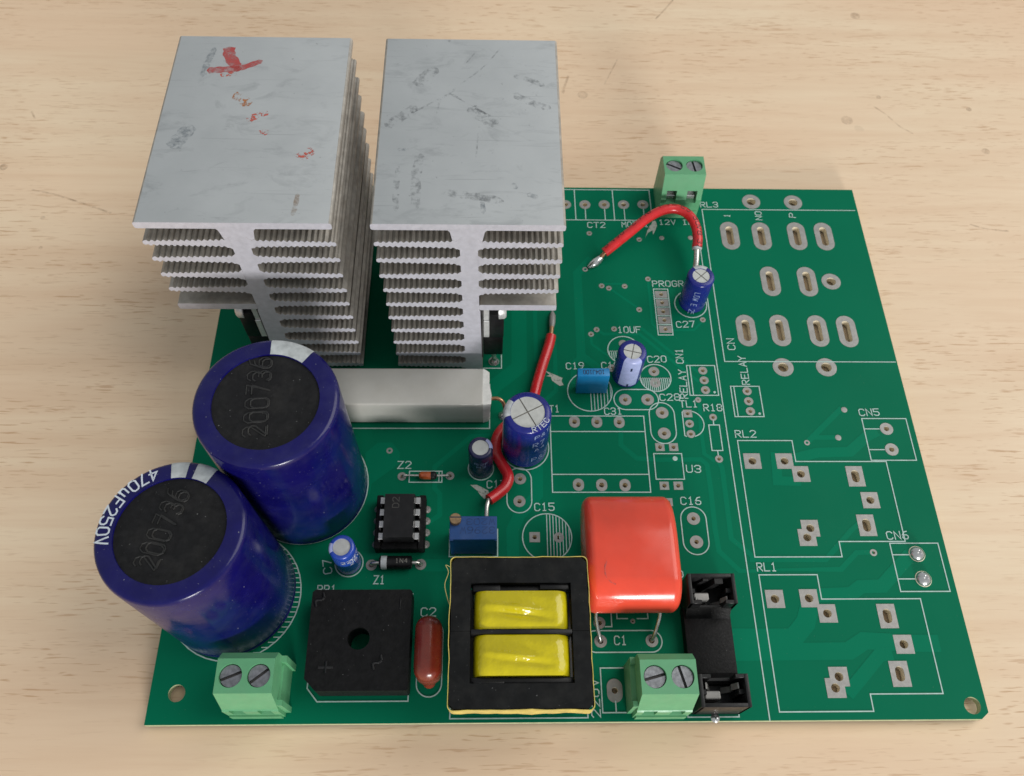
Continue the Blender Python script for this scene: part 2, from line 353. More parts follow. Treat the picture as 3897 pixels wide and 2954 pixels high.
# single-stroke letters on a 4 x 6 grid
GL = {
 '0': [[(1, 0), (0, 1), (0, 5), (1, 6), (3, 6), (4, 5), (4, 1), (3, 0), (1, 0)]],
 '1': [[(1, 5), (2, 6), (2, 0)], [(1, 0), (1.75, 0)], [(2.25, 0), (3, 0)]],
 '2': [[(0, 5), (1, 6), (3, 6), (4, 5), (4, 4), (0, 0), (4, 0)]],
 '3': [[(0, 5), (1, 6), (3, 6), (4, 5), (4, 4), (3, 3), (1.5, 3)], [(3, 2.9), (4, 2), (4, 1), (3, 0), (1, 0), (0, 1)]],
 '4': [[(3, 0), (3, 6), (0, 2), (4, 2)]],
 '5': [[(4, 6), (0, 6), (0, 3.5), (3, 3.5), (4, 2.5), (4, 1), (3, 0), (1, 0), (0, .8)]],
 '6': [[(3.5, 6), (1.5, 5.5), (0, 3), (0, 1), (1, 0), (3, 0), (4, 1), (4, 2.3), (3, 3.2), (1, 3.2), (.2, 2.4)]],
 '7': [[(0, 6), (4, 6), (1.5, 0)]],
 '8': [[(1, 3), (0, 4), (0, 5), (1, 6), (3, 6), (4, 5), (4, 4), (3, 3), (1, 3), (0, 2), (0, 1), (1, 0), (3, 0), (4, 1), (4, 2), (3.1, 2.9)]],
 '9': [[(.5, 0), (2.5, .5), (4, 3), (4, 5), (3, 6), (1, 6), (0, 5), (0, 3.7), (1, 2.8), (3, 2.8), (3.8, 3.6)]],
 'A': [[(0, 0), (2, 6), (4, 0)], [(.9, 2), (3.1, 2)]],
 'B': [[(0, 0), (0, 6), (3, 6), (4, 5), (4, 4), (3, 3.1), (.2, 3.1)], [(3, 3), (4, 2), (4, 1), (3, 0), (.2, 0)]],
 'C': [[(4, 5), (3, 6), (1, 6), (0, 5), (0, 1), (1, 0), (3, 0), (4, 1)]],
 'D': [[(0, 0), (0, 6), (2.5, 6), (4, 4.5), (4, 1.5), (2.5, 0), (0.2, 0)]],
 'E': [[(4, 6), (0, 6), (0, 0), (4, 0)], [(.2, 3.1), (3, 3.1)]],
 'F': [[(4, 6), (0, 6), (0, 0)], [(.2, 3.1), (3, 3.1)]],
 'G': [[(4, 5), (3, 6), (1, 6), (0, 5), (0, 1), (1, 0), (3, 0), (4, 1), (4, 2.8), (2.2, 2.8)]],
 'H': [[(0, 0), (0, 6)], [(4, 0), (4, 6)], [(.2, 3), (3.8, 3)]],
 'I': [[(2, 6), (2, 0)], [(1, 0), (1.75, 0)], [(2.25, 0), (3, 0)], [(1, 6), (1.75, 6)], [(2.25, 6), (3, 6)]],
 'J': [[(3.5, 6), (3.5, 1), (2.5, 0), (1, 0), (0, 1)]],
 'L': [[(0, 6), (0, 0), (4, 0)]],
 'M': [[(0, 0), (0, 6), (2, 3), (4, 6), (4, 0)]],
 'N': [[(0, 0), (0, 6), (4, 0), (4, 6)]],
 'O': [[(1, 0), (0, 1), (0, 5), (1, 6), (3, 6), (4, 5), (4, 1), (3, 0), (1, 0)]],
 'P': [[(0, 0), (0, 6), (3, 6), (4, 5), (4, 4), (3, 3), (.2, 3)]],
 'R': [[(0, 0), (0, 6), (3, 6), (4, 5), (4, 4), (3, 3), (.2, 3)], [(1.6, 2.8), (4, 0)]],
 'T': [[(0, 6), (1.75, 6)], [(2, 6), (2, 0)], [(2.25, 6), (4, 6)]],
 'U': [[(0, 6), (0, 1), (1, 0), (3, 0), (4, 1), (4, 6)]],
 'u': [[(0.5, 4), (0.5, 1), (1.2, 0), (2.6, 0), (3.3, 1), (3.3, 4)], [(3.5, .9), (3.5, 0)]],
 'V': [[(0, 6), (2, 0), (4, 6)]],
 'W': [[(0, 6), (1, 0), (2, 4), (3, 0), (4, 6)]],
 'Y': [[(0, 6), (2, 3), (4, 6)], [(2, 2.8), (2, 0)]],
 'Z': [[(0, 6), (4, 6), (0, 0), (4, 0)]],
 '&': [[(4, 0), (1, 4.5), (1.2, 5.6), (2.2, 6), (3, 5.2), (2.8, 4.2), (.6, 2.2), (.4, .8), (1.4, 0), (2.6, .2), (4, 2.4)]],
 '+': [[(0, 3), (1.75, 3)], [(2, 5), (2, 1)], [(2.25, 3), (4, 3)]], '-': [[(0, 3), (4, 3)]], '.': [[(1.8, 0), (2.2, 0.0)]],
 '~': [[(0, 2.4), (.8, 3.6), (1.6, 3.5), (2.4, 2.5), (3.2, 2.4), (4, 3.6)]], ' ': [],
}
def strokes(text, gap=1.7):
    """polylines in grid units and the total width"""
    out = []; x = 0
    for ch in text:
        for pl in GL[ch]: out.append([(x + a, b) for a, b in pl])
        x += 4 + gap
    return out, x - gap
def flat_text(mb, text, p0, p1, h, w, z, mi=0):
    st, W = strokes(text); d = Vector((p1[0] - p0[0], p1[1] - p0[1])); k = d.length / W; d.normalize(); n = Vector((-d.y, d.x))
    for i, pl in enumerate(st):
        mb.ribbon([(p0[0] + d.x * a * k + n.x * b * h / 6, p0[1] + d.y * a * k + n.y * b * h / 6) for a, b in pl], w, z + 0.002 * (i % 5), mi=mi)
def raised_text(mb, text, p0, p1, h, r, z, mi=0):
    st, W = strokes(text); d = Vector((p1[0] - p0[0], p1[1] - p0[1])); k = d.length / W; d.normalize(); n = Vector((-d.y, d.x))
    for pl in st:
        P = [(p0[0] + d.x * a * k + n.x * b * h / 6, p0[1] + d.y * a * k + n.y * b * h / 6, z) for a, b in pl]
        for s_, e_ in zip(P, P[1:]): mb.tube([s_, e_], r, 6, mi)
def dense(pl, step=0.8):
    out = []
    for (a, b), (c, d) in zip(pl, pl[1:]):
        n = max(1, int(math.hypot(c - a, d - b) / step))
        out += [(a + (c - a) * i / n, b + (d - b) * i / n) for i in range(n)]
    return out + [pl[-1]]
def wall_text(mb, text, r, a0, z0, cw, h, w, mi=0, vertical=False):
    """letters wrapped on a cylinder of radius r; a0 start angle (deg), z0 baseline; vertical: reading down the wall"""
    st, W = strokes(text)
    for pl in st:
        pts = []; ns = []
        for u, q in dense(pl):
            if vertical: a = math.radians(a0) - q * h / 6 / r * -1; z = z0 - u * cw / 4
            else: a = math.radians(a0) + u * cw / 4 / r; z = z0 + q * h / 6
            pts.append((r * math.cos(a), r * math.sin(a), z)); ns.append((math.cos(a), math.sin(a), 0))
        mb.ribbon3(pts, ns, w, mi)
def rim_text(mb, text, r0, h, a0, a1, z, w, inward=True, mi=0):
    """letters round a ring; counter-clockwise from a0 to a1, tops towards the centre"""
    st, W = strokes(text)
    for i, pl in enumerate(st):
        pts = []
        for u, q in dense(pl):
            a = math.radians(a0 + (a1 - a0) * u / W); r = r0 - q * h / 6 if inward else r0 + q * h / 6
            pts.append((r * math.cos(a), r * math.sin(a)))
        mb.ribbon(pts, w, z + 0.003 * (i % 4), mi=mi)

# ---------------------------------------------------------------- measured layout of the bare board (mm from its front left corner)
PADS = [["r",89.11,126.56,2.9,2.9,1.3,1.3,0],["r",94.15,126.61,2.9,2.9,1.3,1.3,0],["r",99.23,126.66,2.9,2.9,1.3,1.3,0],["r",104.27,126.71,2.9,2.9,1.3,1.3,0],["r",84.06,126.56,2.9,2.9,1.3,1.3,0],["r",79.01,126.56,2.9,2.9,1.3,1.3,0],["r",73.96000000000001,126.56,2.9,2.9,1.3,1.3,0],["r",89.75,117.11,1.4,1.4,0.65,0.65,0],["r",102.37,115.25,1.4,1.4,0.65,0.65,0],["r",88.12,105.78,1.4,1.4,0.65,0.65,0],["r",103.55,102.95,1.4,1.4,0.65,0.65,0],["r",91.93,100.8,1.4,1.4,0.65,0.65,0],["r",93.66,100.1,1.4,1.4,0.65,0.65,0],["r",97.61,100.71,1.4,1.4,0.65,0.65,0],["r",108.19,115.78,1.3,1.3,0.0,0.0,1],["r",115.58,115.92,1.3,1.3,0.0,0.0,1],["r",100.63,93.84,1.4,1.4,0.65,0.65,0],["r",89.94,88.04,1.4,1.4,0.65,0.65,0],["r",88.55,86.75,1.4,1.4,0.65,0.65,0],["r",94.16,88.24,1.4,1.4,0.65,0.65,0],["r",115.81,90.98,1.4,1.4,0.65,0.65,0],["r",112.17,69.12,1.4,1.4,0.4,0.4,0],["r",42.51,56.31,1.4,1.4,0.6,0.6,0],["r",135.42,58.33,1.3,1.3,0.6,0.6,0],["r",145.46,66.63,1.4,1.4,0.0,0.0,1],["r",142.71,59.58,1.4,1.4,0.0,0.0,1],["r",145.02,32.95,1.5,1.5,0.7,0.7,0],["r",93.25,18.91,1.0,1.0,0.5,0.5,0],["r",132.93,128.0,4.8,4.8,2.4,2.4,0],["r",143.98,127.84,4.8,4.8,2.4,2.4,0],["r",149.27,102.48,4.8,4.8,2.4,2.4,0],["r",133.23,77.81,4.9,4.9,2.5,2.5,0],["r",143.45,77.84,4.9,4.9,2.5,2.5,0],["o",125.84,116.7,4.6,8.9,1.8,6.0,0],["o",133.98,116.61,4.6,8.9,1.8,6.0,0],["o",143.14,116.69,4.6,8.9,1.8,6.0,0],["o",150.15,116.65,4.6,8.9,1.8,6.0,0],["o",134.05,102.47,4.6,8.9,1.8,6.0,0],["o",143.3,102.44,4.6,8.9,1.8,6.0,0],["o",125.98,88.0,4.6,8.9,1.8,6.0,0],["o",134.16,88.04,4.6,8.9,1.8,6.0,0],["o",143.34,87.94,4.6,8.9,1.8,6.0,0],["o",150.38,87.83,4.6,8.9,1.8,6.0,0],["r",154.18,61.8,3.0,3.0,1.2,1.2,0],["r",154.22,56.68,3.0,3.0,1.2,1.2,0],["s",122.47,53.86,3.7,3.7,1.75,1.75,0],["s",129.62,53.86,3.7,3.7,1.75,1.75,0],["s",132.75,50.77,3.7,3.7,1.75,1.75,0],["s",146.82,44.65,3.7,3.7,1.75,1.75,0],["s",144.71,50.23,3.7,4.8,1.7,2.9,0],["s",144.82,38.97,3.7,4.8,1.7,2.9,0],["s",122.65,23.29,3.7,3.7,1.75,1.75,0],["s",129.67,23.4,3.7,3.7,1.75,1.75,0],["s",132.87,20.3,3.7,3.7,1.75,1.75,0],["s",147.09,14.12,3.7,3.7,1.75,1.75,0],["s",145.02,19.73,3.7,4.9,1.7,2.9,0],["s",145.01,8.45,3.7,4.9,1.7,2.9,0],["s",106.4,98.34,3.0,2.0,1.0,1.0,0],["s",106.43,95.87,3.0,2.0,1.0,1.0,0],["s",106.46,93.29,3.0,2.0,1.0,1.0,0],["s",106.48,90.8,3.0,2.0,1.0,1.0,0],["s",106.5,88.22,3.0,2.0,1.0,1.0,0],["r",102.67,76.56,2.5,2.5,0.95,0.95,0],["r",102.74,73.53,2.5,2.5,0.95,0.95,0],["r",95.97,84.13,2.0,2.0,0.0,0.0,0],["r",92.92,77.4,2.0,2.0,0.8,0.8,0],["r",95.43,69.13,2.9,2.9,1.1,1.1,0],["r",100.57,69.14,2.9,2.9,1.1,1.1,0],["r",103.58,65.79,2.9,2.9,1.1,1.1,0],["r",103.58,60.58,2.9,2.9,1.1,1.1,0],["r",114.15,76.84,2.1,2.1,0.95,0.95,0],["r",114.17,74.24,2.1,2.1,0.95,0.95,0],["r",114.17,71.66,2.1,2.1,0.95,0.95,0],["r",123.79,71.39,2.1,2.1,0.95,0.95,0],["r",123.79,68.78,2.1,2.1,0.95,0.95,0],["r",123.81,66.2,2.1,2.1,0.95,0.95,0],["s",109.38,65.6,2.0,1.9,0.9,0.9,0],["r",109.54,63.03,1.95,1.95,0.9,0.9,0],["r",109.55,60.46,1.95,1.95,0.9,0.9,0],["r",115.07,64.65,1.75,1.75,0.85,0.85,0],["r",115.13,54.35,1.75,1.75,0.85,0.85,0],["s",102.29,57.22,2.0,1.9,0.95,0.95,0],["s",105.33,57.22,2.0,1.9,0.95,0.95,0],["s",102.39,48.02,2.0,1.9,0.95,0.95,0],["s",105.42,48.02,2.0,1.9,0.95,0.95,0],["o",83.54,63.47,2.4,2.9,1.15,1.15,0],["o",88.59,63.41,2.4,2.9,1.15,1.15,0],["o",93.64,63.37,2.4,2.9,1.15,1.15,0],["o",83.73,48.25,2.4,2.9,1.15,1.15,0],["o",88.77,48.18,2.4,2.9,1.15,1.15,0],["o",93.84,48.14,2.4,2.9,1.15,1.15,0],["s",73.98,36.47,2.2,2.2,0.95,0.95,0],["r",79.03,36.4,2.2,2.2,0.95,0.95,0],["r",71.11,49.64,2.6,2.6,1.0,1.0,0],["r",70.9,44.46,2.6,2.6,1.0,1.0,0],["r",107.9,40.51,2.8,2.8,0.95,0.95,0],["r",107.97,35.36,2.8,2.8,0.95,0.95,0],["r",86.56,15.01,2.5,2.5,1.1,1.1,0],["r",96.75,15.05,2.5,2.5,1.1,1.1,0],["r",86.53,18.61,2.4,2.4,1.0,1.0,0],["o",88.72,5.66,3.0,4.4,1.2,1.2,0],["r",45.54,50.21,1.9,1.9,0.8,0.8,0],["r",55.9,50.34,1.9,1.9,0.8,0.8,0],["r",40.31,30.59,2.3,2.3,1.0,1.0,0],["r",50.36,30.68,2.3,2.3,1.0,1.0,0],["r",94.94,44.58,1.8,1.8,0.8,0.8,0],["r",97.58,44.58,1.8,1.8,0.8,0.8,0],["r",100.1,44.53,1.8,1.8,0.8,0.8,0],["s",102.91,44.23,1.8,1.8,0.8,0.8,0],["r",65.29,79.14,2.3,2.3,0.9,0.9,0]]
PAIRS = [[132.6,38.33,131.6,36.29],[132.84,7.99,131.77,5.88]]
MH = [[5.07,5.68],[157.82,2.47]]
DOMES = [[154.17,32.65],[154.24,27.31]]
S = [["terminal_outline",[[70.0,131.63],[106.29,131.63],[106.29,121.45],[70.0,121.45]],True],["terminal_divider",[[86.54,131.63],[86.54,121.45]],False],["terminal_divider",[[96.55,131.63],[96.55,121.45]],False],["pad_line",[[89.11,125.01],[89.11,121.45]],False],["pad_line",[[94.15,125.06],[94.15,121.45]],False],["pad_line",[[99.23,125.11],[99.23,121.45]],False],["pad_line",[[104.27,125.16],[104.27,121.45]],False],["relay_outline",[[159.83,125.25],[119.61,125.25],[119.61,79.31],[160.11,79.31]],False],["divider_line",[[117.72,113.0],[117.64,83.75],[117.99,0.06]],False],["header_outline",[[104.62,99.91],[108.16,99.91],[108.16,86.59],[104.62,86.59]],True],["header_line",[[104.92,97.08],[107.92,97.08]],False],["header_line",[[104.96,94.57],[107.96,94.57]],False],["header_line",[[104.98,92.07],[107.98,92.07]],False],["header_line",[[104.96,89.51],[107.96,89.51]],False],["connector_outline",[[110.46,78.19],[117.05,78.19],[117.05,70.27],[110.46,70.27]],True],["connector_line",[[111.23,78.11],[111.23,70.33]],False],["connector_outline",[[120.09,72.66],[126.73,72.66],[126.73,64.81],[120.09,64.81]],True],["connector_line",[[120.84,72.62],[120.84,64.84]],False],["resistor_outline",[[113.82,62.69],[116.22,62.69],[116.22,56.38],[113.82,56.38]],True],["pad_line",[[114.99,63.76],[114.99,62.77]],False],["pad_line",[[115.06,56.31],[115.06,55.31]],False],["chip_outline",[[100.74,55.62],[106.92,55.62],[106.92,49.53],[100.74,49.53]],True],["pad_line",[[103.45,58.08],[104.14,58.08]],False],["module_outline",[[78.07,64.9],[99.28,64.9],[99.28,46.5],[78.07,46.5]],True],["module_line",[[78.1,61.01],[99.17,61.01]],False],["module_line",[[78.25,50.66],[99.25,50.66]],False],["relay_outline",[[119.82,58.82],[132.09,58.82],[132.09,53.73],[152.28,53.73],[152.28,35.36],[138.17,35.36],[138.17,32.05],[119.82,32.05]],True],["relay_outline",[[120.09,28.27],[132.22,28.27],[132.22,23.21],[152.6,23.21],[152.6,4.71],[138.32,4.71],[138.32,1.55],[120.09,1.55]],True],["connector_outline",[[149.03,64.38],[159.18,64.38],[159.18,54.04],[149.03,54.04]],True],["pad_line",[[149.13,61.77],[152.45,61.77]],False],["pad_line",[[149.25,56.62],[152.51,56.62]],False],["connector_outline",[[148.89,34.97],[159.16,34.97],[159.16,24.7],[148.89,24.7]],True],["pad_line",[[148.95,32.47],[152.35,32.47]],False],["pad_line",[[149.0,27.32],[152.41,27.32]],False],["resistor_outline",[[88.97,20.47],[88.97,17.84],[87.67,17.84]],False],["chip_outline",[[92.21,19.43],[90.11,19.43],[90.11,20.66]],False],["chip_outline",[[94.2,19.41],[96.34,19.41],[96.34,20.63]],False],["fuse_outline",[[102.38,1.12],[102.38,0.72],[112.19,0.72],[112.19,1.14]],False],["terminal_outline",[[90.67,9.87],[86.17,9.87],[86.17,1.64],[90.97,1.64]],False],["pad_line",[[88.75,3.68],[88.75,1.63]],False],["transformer_outline",[[57.1,0.75],[83.3,0.75],[83.3,27.2],[57.1,27.2]],True],["rectifier_outline",[[29.7,6.4],[31.8,3.97],[49.05,3.97],[49.05,24.6],[29.7,24.6]],True],["diode_outline",[[47.13,51.4],[54.19,51.4],[54.19,48.84],[47.13,48.84]],True],["diode_line",[[53.54,51.4],[53.54,48.84]],False],["resistor_outline",[[24.0,61.75],[64.47,61.75],[64.47,73.0],[24.0,73.0]],True],["transistor_outline",[[67.19,80.84],[67.19,77.28],[62.42,77.28]],False],["trimmer_outline",[[56.2,32.3],[66.2,32.3],[66.2,38.2],[56.2,38.2]],True],["transistor_outline",[[108.33,66.09],[108.14,65.91],[108.14,60.03],[108.46,59.87]],False]]
A = [["capacitor_ring",113.37,95.47,3.9,0,360],["capacitor_ring",96.07,82.33,3.79,0,360],["capacitor_ring",102.89,74.84,3.58,0,360],["capacitor_ring",87.43,71.24,5.11,0,360],["capacitor_ring",76.59,36.47,5.16,0,360],["capacitor_ring",13.54,24.5,13.0,0,360],["capacitor_ring",25.3,48.1,13.1,0,360],["capacitor_ring",72.3,57.0,5.25,0,360],["capacitor_ring",62.6,52.1,2.75,0,360],["capacitor_ring",35.7,31.0,2.85,0,360],["transistor_arc",109.54,63.0,3.24,-72.0,72.2]]
H = [[[99.31,74.78],[106.47,74.78]],[[99.67,73.28],[99.67,74.78]],[[100.13,72.56],[100.13,74.78]],[[100.59,72.1],[100.59,74.78]],[[101.05,71.77],[101.05,74.78]],[[101.51,71.54],[101.51,74.78]],[[101.97,71.38],[101.97,74.78]],[[102.43,71.29],[102.43,74.78]],[[102.89,71.26],[102.89,74.78]],[[103.35,71.29],[103.35,74.78]],[[103.81,71.38],[103.81,74.78]],[[104.27,71.54],[104.27,74.78]],[[104.73,71.77],[104.73,74.78]],[[105.19,72.1],[105.19,74.78]],[[105.65,72.56],[105.65,74.78]],[[106.11,73.28],[106.11,74.78]],[[92.28,82.06],[96.07,82.06]],[[92.65,80.68],[92.65,82.06]],[[93.14,79.92],[93.14,82.06]],[[93.63,79.43],[93.63,82.06]],[[94.12,79.08],[94.12,82.06]],[[94.6,78.83],[94.6,82.06]],[[95.09,78.67],[95.09,82.06]],[[95.58,78.57],[95.58,82.06]],[[96.07,78.54],[96.07,82.06]],[[87.61,66.13],[87.61,76.35]],[[88.37,66.22],[88.37,76.27]],[[89.13,66.42],[89.13,76.06]],[[89.9,66.77],[89.9,75.72]],[[90.66,67.28],[90.66,75.21]],[[91.42,68.05],[91.42,74.44]],[[92.18,69.36],[92.18,73.12]],[[76.61,31.31],[76.61,41.63]],[[77.27,31.35],[77.27,41.59]],[[77.93,31.49],[77.93,41.46]],[[78.59,31.71],[78.59,41.23]],[[79.26,32.05],[79.26,40.89]],[[79.92,32.52],[79.92,40.42]],[[80.58,33.19],[80.58,39.75]],[[81.24,34.22],[81.24,38.72]],[[29.39,35.66],[28.09,35.66]],[[31.67,36.65],[30.37,36.65]],[[33.19,37.65],[31.89,37.65]],[[34.36,38.64],[33.06,38.64]],[[35.3,39.64],[34.0,39.64]],[[36.06,40.63],[34.76,40.63]],[[36.69,41.63],[35.39,41.63]],[[37.2,42.62],[35.9,42.62]],[[37.61,43.62],[36.31,43.62]],[[37.93,44.62],[36.63,44.62]],[[38.16,45.61],[36.86,45.61]],[[38.31,46.61],[37.01,46.61]],[[38.39,47.6],[37.09,47.6]],[[38.39,48.6],[37.09,48.6]],[[38.31,49.59],[37.01,49.59]],[[38.16,50.59],[36.86,50.59]],[[37.93,51.58],[36.63,51.58]],[[37.61,52.58],[36.31,52.58]],[[37.2,53.58],[35.9,53.58]],[[36.69,54.57],[35.39,54.57]],[[36.06,55.57],[34.76,55.57]],[[35.3,56.56],[34.0,56.56]],[[34.36,57.56],[33.06,57.56]],[[33.19,58.55],[31.89,58.55]],[[31.67,59.55],[30.37,59.55]],[[29.39,60.55],[28.09,60.55]],[[17.6,12.15],[16.3,12.15]],[[19.86,13.14],[18.56,13.14]],[[21.38,14.13],[20.08,14.13]],[[22.54,15.11],[21.24,15.11]],[[23.46,16.1],[22.16,16.1]],[[24.22,17.09],[22.92,17.09]],[[24.84,18.08],[23.54,18.08]],[[25.35,19.07],[24.05,19.07]],[[25.76,20.06],[24.46,20.06]],[[26.07,21.04],[24.77,21.04]],[[26.31,22.03],[25.01,22.03]],[[26.46,23.02],[25.16,23.02]],[[26.53,24.01],[25.23,24.01]],[[26.53,25.0],[25.23,25.0]],[[26.46,25.99],[25.16,25.99]],[[26.31,26.97],[25.01,26.97]],[[26.07,27.96],[24.77,27.96]],[[25.76,28.95],[24.46,28.95]],[[25.35,29.94],[24.05,29.94]],[[24.84,30.93],[23.54,30.93]],[[24.22,31.92],[22.92,31.92]],[[23.46,32.9],[22.16,32.9]],[[22.54,33.89],[21.24,33.89]],[[21.38,34.88],[20.08,34.88]],[[19.86,35.87],[18.56,35.87]],[[17.6,36.86],[16.3,36.86]]]
ST = [["capacitor_outline",92.84,66.54,103.05,71.76],["capacitor_outline",100.59,58.08,106.31,68.35],["capacitor_outline",68.23,41.85,73.54,52.16],["capacitor_outline",105.17,32.6,110.58,43.13],["capacitor_outline",83.5,12.84,98.75,17.06],["capacitor_outline",50.5,4.7,55.35,19.2]]
DOTS = [[105.38,54.45,0.55],[116.22,71.12,0.28],[125.84,65.61,0.28]]
T = [["CT2",[89.47,118.96],[93.93,119.0],1.65],["MOTAI",[98.33,119.18],[105.08,119.33],1.65],["12V",[107.98,120.1],[112.18,120.14],1.5],["IN",[114.05,120.16],[116.69,120.18],1.5],["RL3",[119.39,125.98],[123.89,126.02],1.65],["PROGRAM",[104.55,100.65],[115.43,100.77],1.65],["1",[126.6,122.78],[126.65,123.42],1.5],["NO",[134.85,121.86],[134.99,124.54],1.6],["P",[143.77,122.71],[143.92,124.05],1.6],["C27",[109.3,88.71],[113.66,88.91],1.65],["10UF",[95.04,87.15],[100.44,87.22],1.65],["C19",[82.31,77.08],[86.35,77.26],1.65],["C18",[90.55,77.28],[94.55,77.29],1.65],["C20",[101.48,78.97],[105.83,79.11],1.65],["C28",[103.43,68.87],[107.98,69.0],1.65],["CN1",[109.82,78.77],[109.92,82.61],1.65],["RELAY",[109.84,69.46],[110.08,76.92],1.65],["TL1",[107.89,67.19],[111.81,67.24],1.65],["R18",[113.21,66.26],[117.33,66.26],1.65],["T1",[78.02,65.85],[80.21,65.9],1.65],["C31",[90.52,65.25],[94.42,65.37],1.65],["RELAY",[124.63,73.16],[124.57,80.73],1.65],["RL2",[119.56,59.63],[124.15,59.64],1.65],["CN5",[148.78,65.09],[153.31,65.2],1.65],["CN",[122.56,82.57],[122.55,85.57],1.7],["RL1",[119.95,29.1],[123.92,29.08],1.65],["CN6",[148.66,35.83],[153.17,35.93],1.65],["C16",[105.6,43.69],[109.86,43.68],1.65],["U3",[107.61,51.17],[110.7,51.11],1.65],["C15",[74.14,42.3],[78.26,42.37],1.65],["C17",[63.98,47.5],[67.91,47.58],1.65],["Z2",[44.54,52.06],[47.35,52.06],1.65],["Z1",[41.03,26.67],[43.16,26.66],1.65],["C2",[50.89,20.06],[53.77,20.08],1.65],["BR1",[29.81,24.69],[33.47,24.68],1.65],["C7",[32.39,28.96],[31.9,31.8],1.65],["220V",[85.71,0.89],[85.61,7.77],1.65],["C1",[89.31,14.32],[91.64,14.31],1.65],["D",[103.24,27.63],[104.38,27.69],1.65]]
R = [[[[89.13,108.36],[86.09,104.56],[85.89,80.35]],2.1],[[[86.02,80.83],[89.75,77.51]],1.9],[[[85.69,80.47],[84.06,78.67],[83.64,73.75]],1.2],[[[100.92,88.34],[108.37,80.67],[112.89,76.65]],0.8],[[[90.55,87.67],[91.55,86.81],[100.16,86.85],[108.15,78.52],[112.61,74.18]],0.8],[[[88.49,85.69],[88.56,83.98],[93.97,79.18]],0.6],[[[94.08,99.84],[100.15,94.52]],0.6],[[[92.45,101.41],[97.44,101.45]],0.6],[[[103.53,102.02],[103.47,89.73],[104.51,88.36]],0.6],[[[107.85,88.0],[113.35,88.03],[115.41,90.29]],0.6],[[[71.45,93.37],[71.32,77.64],[65.64,72.64],[64.26,70.48]],3.6],[[[75.3,93.18],[75.31,79.49]],1.0],[[[79.74,84.67],[79.69,71.5],[76.94,68.76]],1.0],[[[93.9,61.88],[93.61,57.76],[96.97,54.47],[102.18,54.15],[111.06,54.25],[112.29,53.09],[112.41,47.36],[112.22,38.2],[112.45,33.41],[116.21,29.18],[120.2,28.98],[118.91,29.32],[137.46,29.4],[141.43,32.96],[144.45,33.09]],1.1],[[[112.35,67.9],[111.93,61.67],[112.0,55.62],[113.78,54.14]],0.9],[[[115.13,53.3],[115.52,52.31],[115.39,36.07],[119.4,32.25],[119.23,31.5],[134.62,31.46],[141.33,37.89],[142.81,39.03]],1.1],[[[74.84,51.85],[74.69,45.92],[70.86,41.35],[69.32,38.07],[69.39,32.37]],2.6],[[[65.69,60.1],[60.42,59.81],[52.53,52.46],[52.7,47.46],[53.83,46.16],[53.97,41.44],[52.11,40.06]],1.05],[[[51.76,30.51],[56.16,30.5]],2.6],[[[144.47,66.62],[136.18,59.08],[135.51,58.46]],1.3],[[[137.42,59.63],[142.42,59.63]],1.2],[[[132.71,54.66],[137.19,55.88],[144.67,56.13],[149.32,59.96],[150.85,60.71]],2.4],[[[131.9,24.05],[138.59,24.29],[140.75,25.74],[145.32,25.86],[151.76,31.69]],2.8],[[[112.01,15.5],[125.15,15.43],[128.14,18.47],[128.83,20.14]],3.8],[[[111.65,12.75],[135.77,12.88],[139.27,14.86],[144.14,14.58]],3.4],[[[150.56,14.3],[152.63,14.29]],3.4],[[[112.84,15.34],[123.37,15.1]],3.0],[[[112.45,12.42],[124.76,12.18]],2.0],[[[127.82,54.9],[127.35,49.17],[131.3,49.05]],2.2],[[[134.81,5.58],[141.78,12.1],[143.09,12.22]],2.6]]
TP = [[[37.24,55.68],[39.79,58.27],[43.01,58.28],[44.75,55.96],[44.89,53.26],[39.09,48.51],[38.89,46.17],[38.16,46.17]]]
SC = [[[106.26,121.12],[106.96,121.42],[107.25,120.84],[107.33,119.69],[106.65,117.97],[106.1,116.83],[106.0,118.25],[104.67,117.24],[103.99,115.82],[104.76,118.24],[105.45,119.68],[105.95,120.25]],[[77.16,76.76],[78.63,76.06],[81.29,74.77],[81.0,73.97],[81.48,72.88],[80.51,72.68],[78.83,74.06],[78.6,75.06],[77.47,75.25],[78.35,75.56]],[[60.33,48.24],[61.79,48.24],[64.23,46.93],[64.47,46.15],[63.39,45.0],[62.53,45.9],[61.8,46.93]]]

BW, BD, BT, TZ = 160.6, 132.4, 1.6, -2.4

# ---------------------------------------------------------------- the table
t = MB(); t.box(-700, 800, -500, 800, TZ - 25, TZ)
table = t.build('table_top', 'wood'); table['kind'] = 'structure'

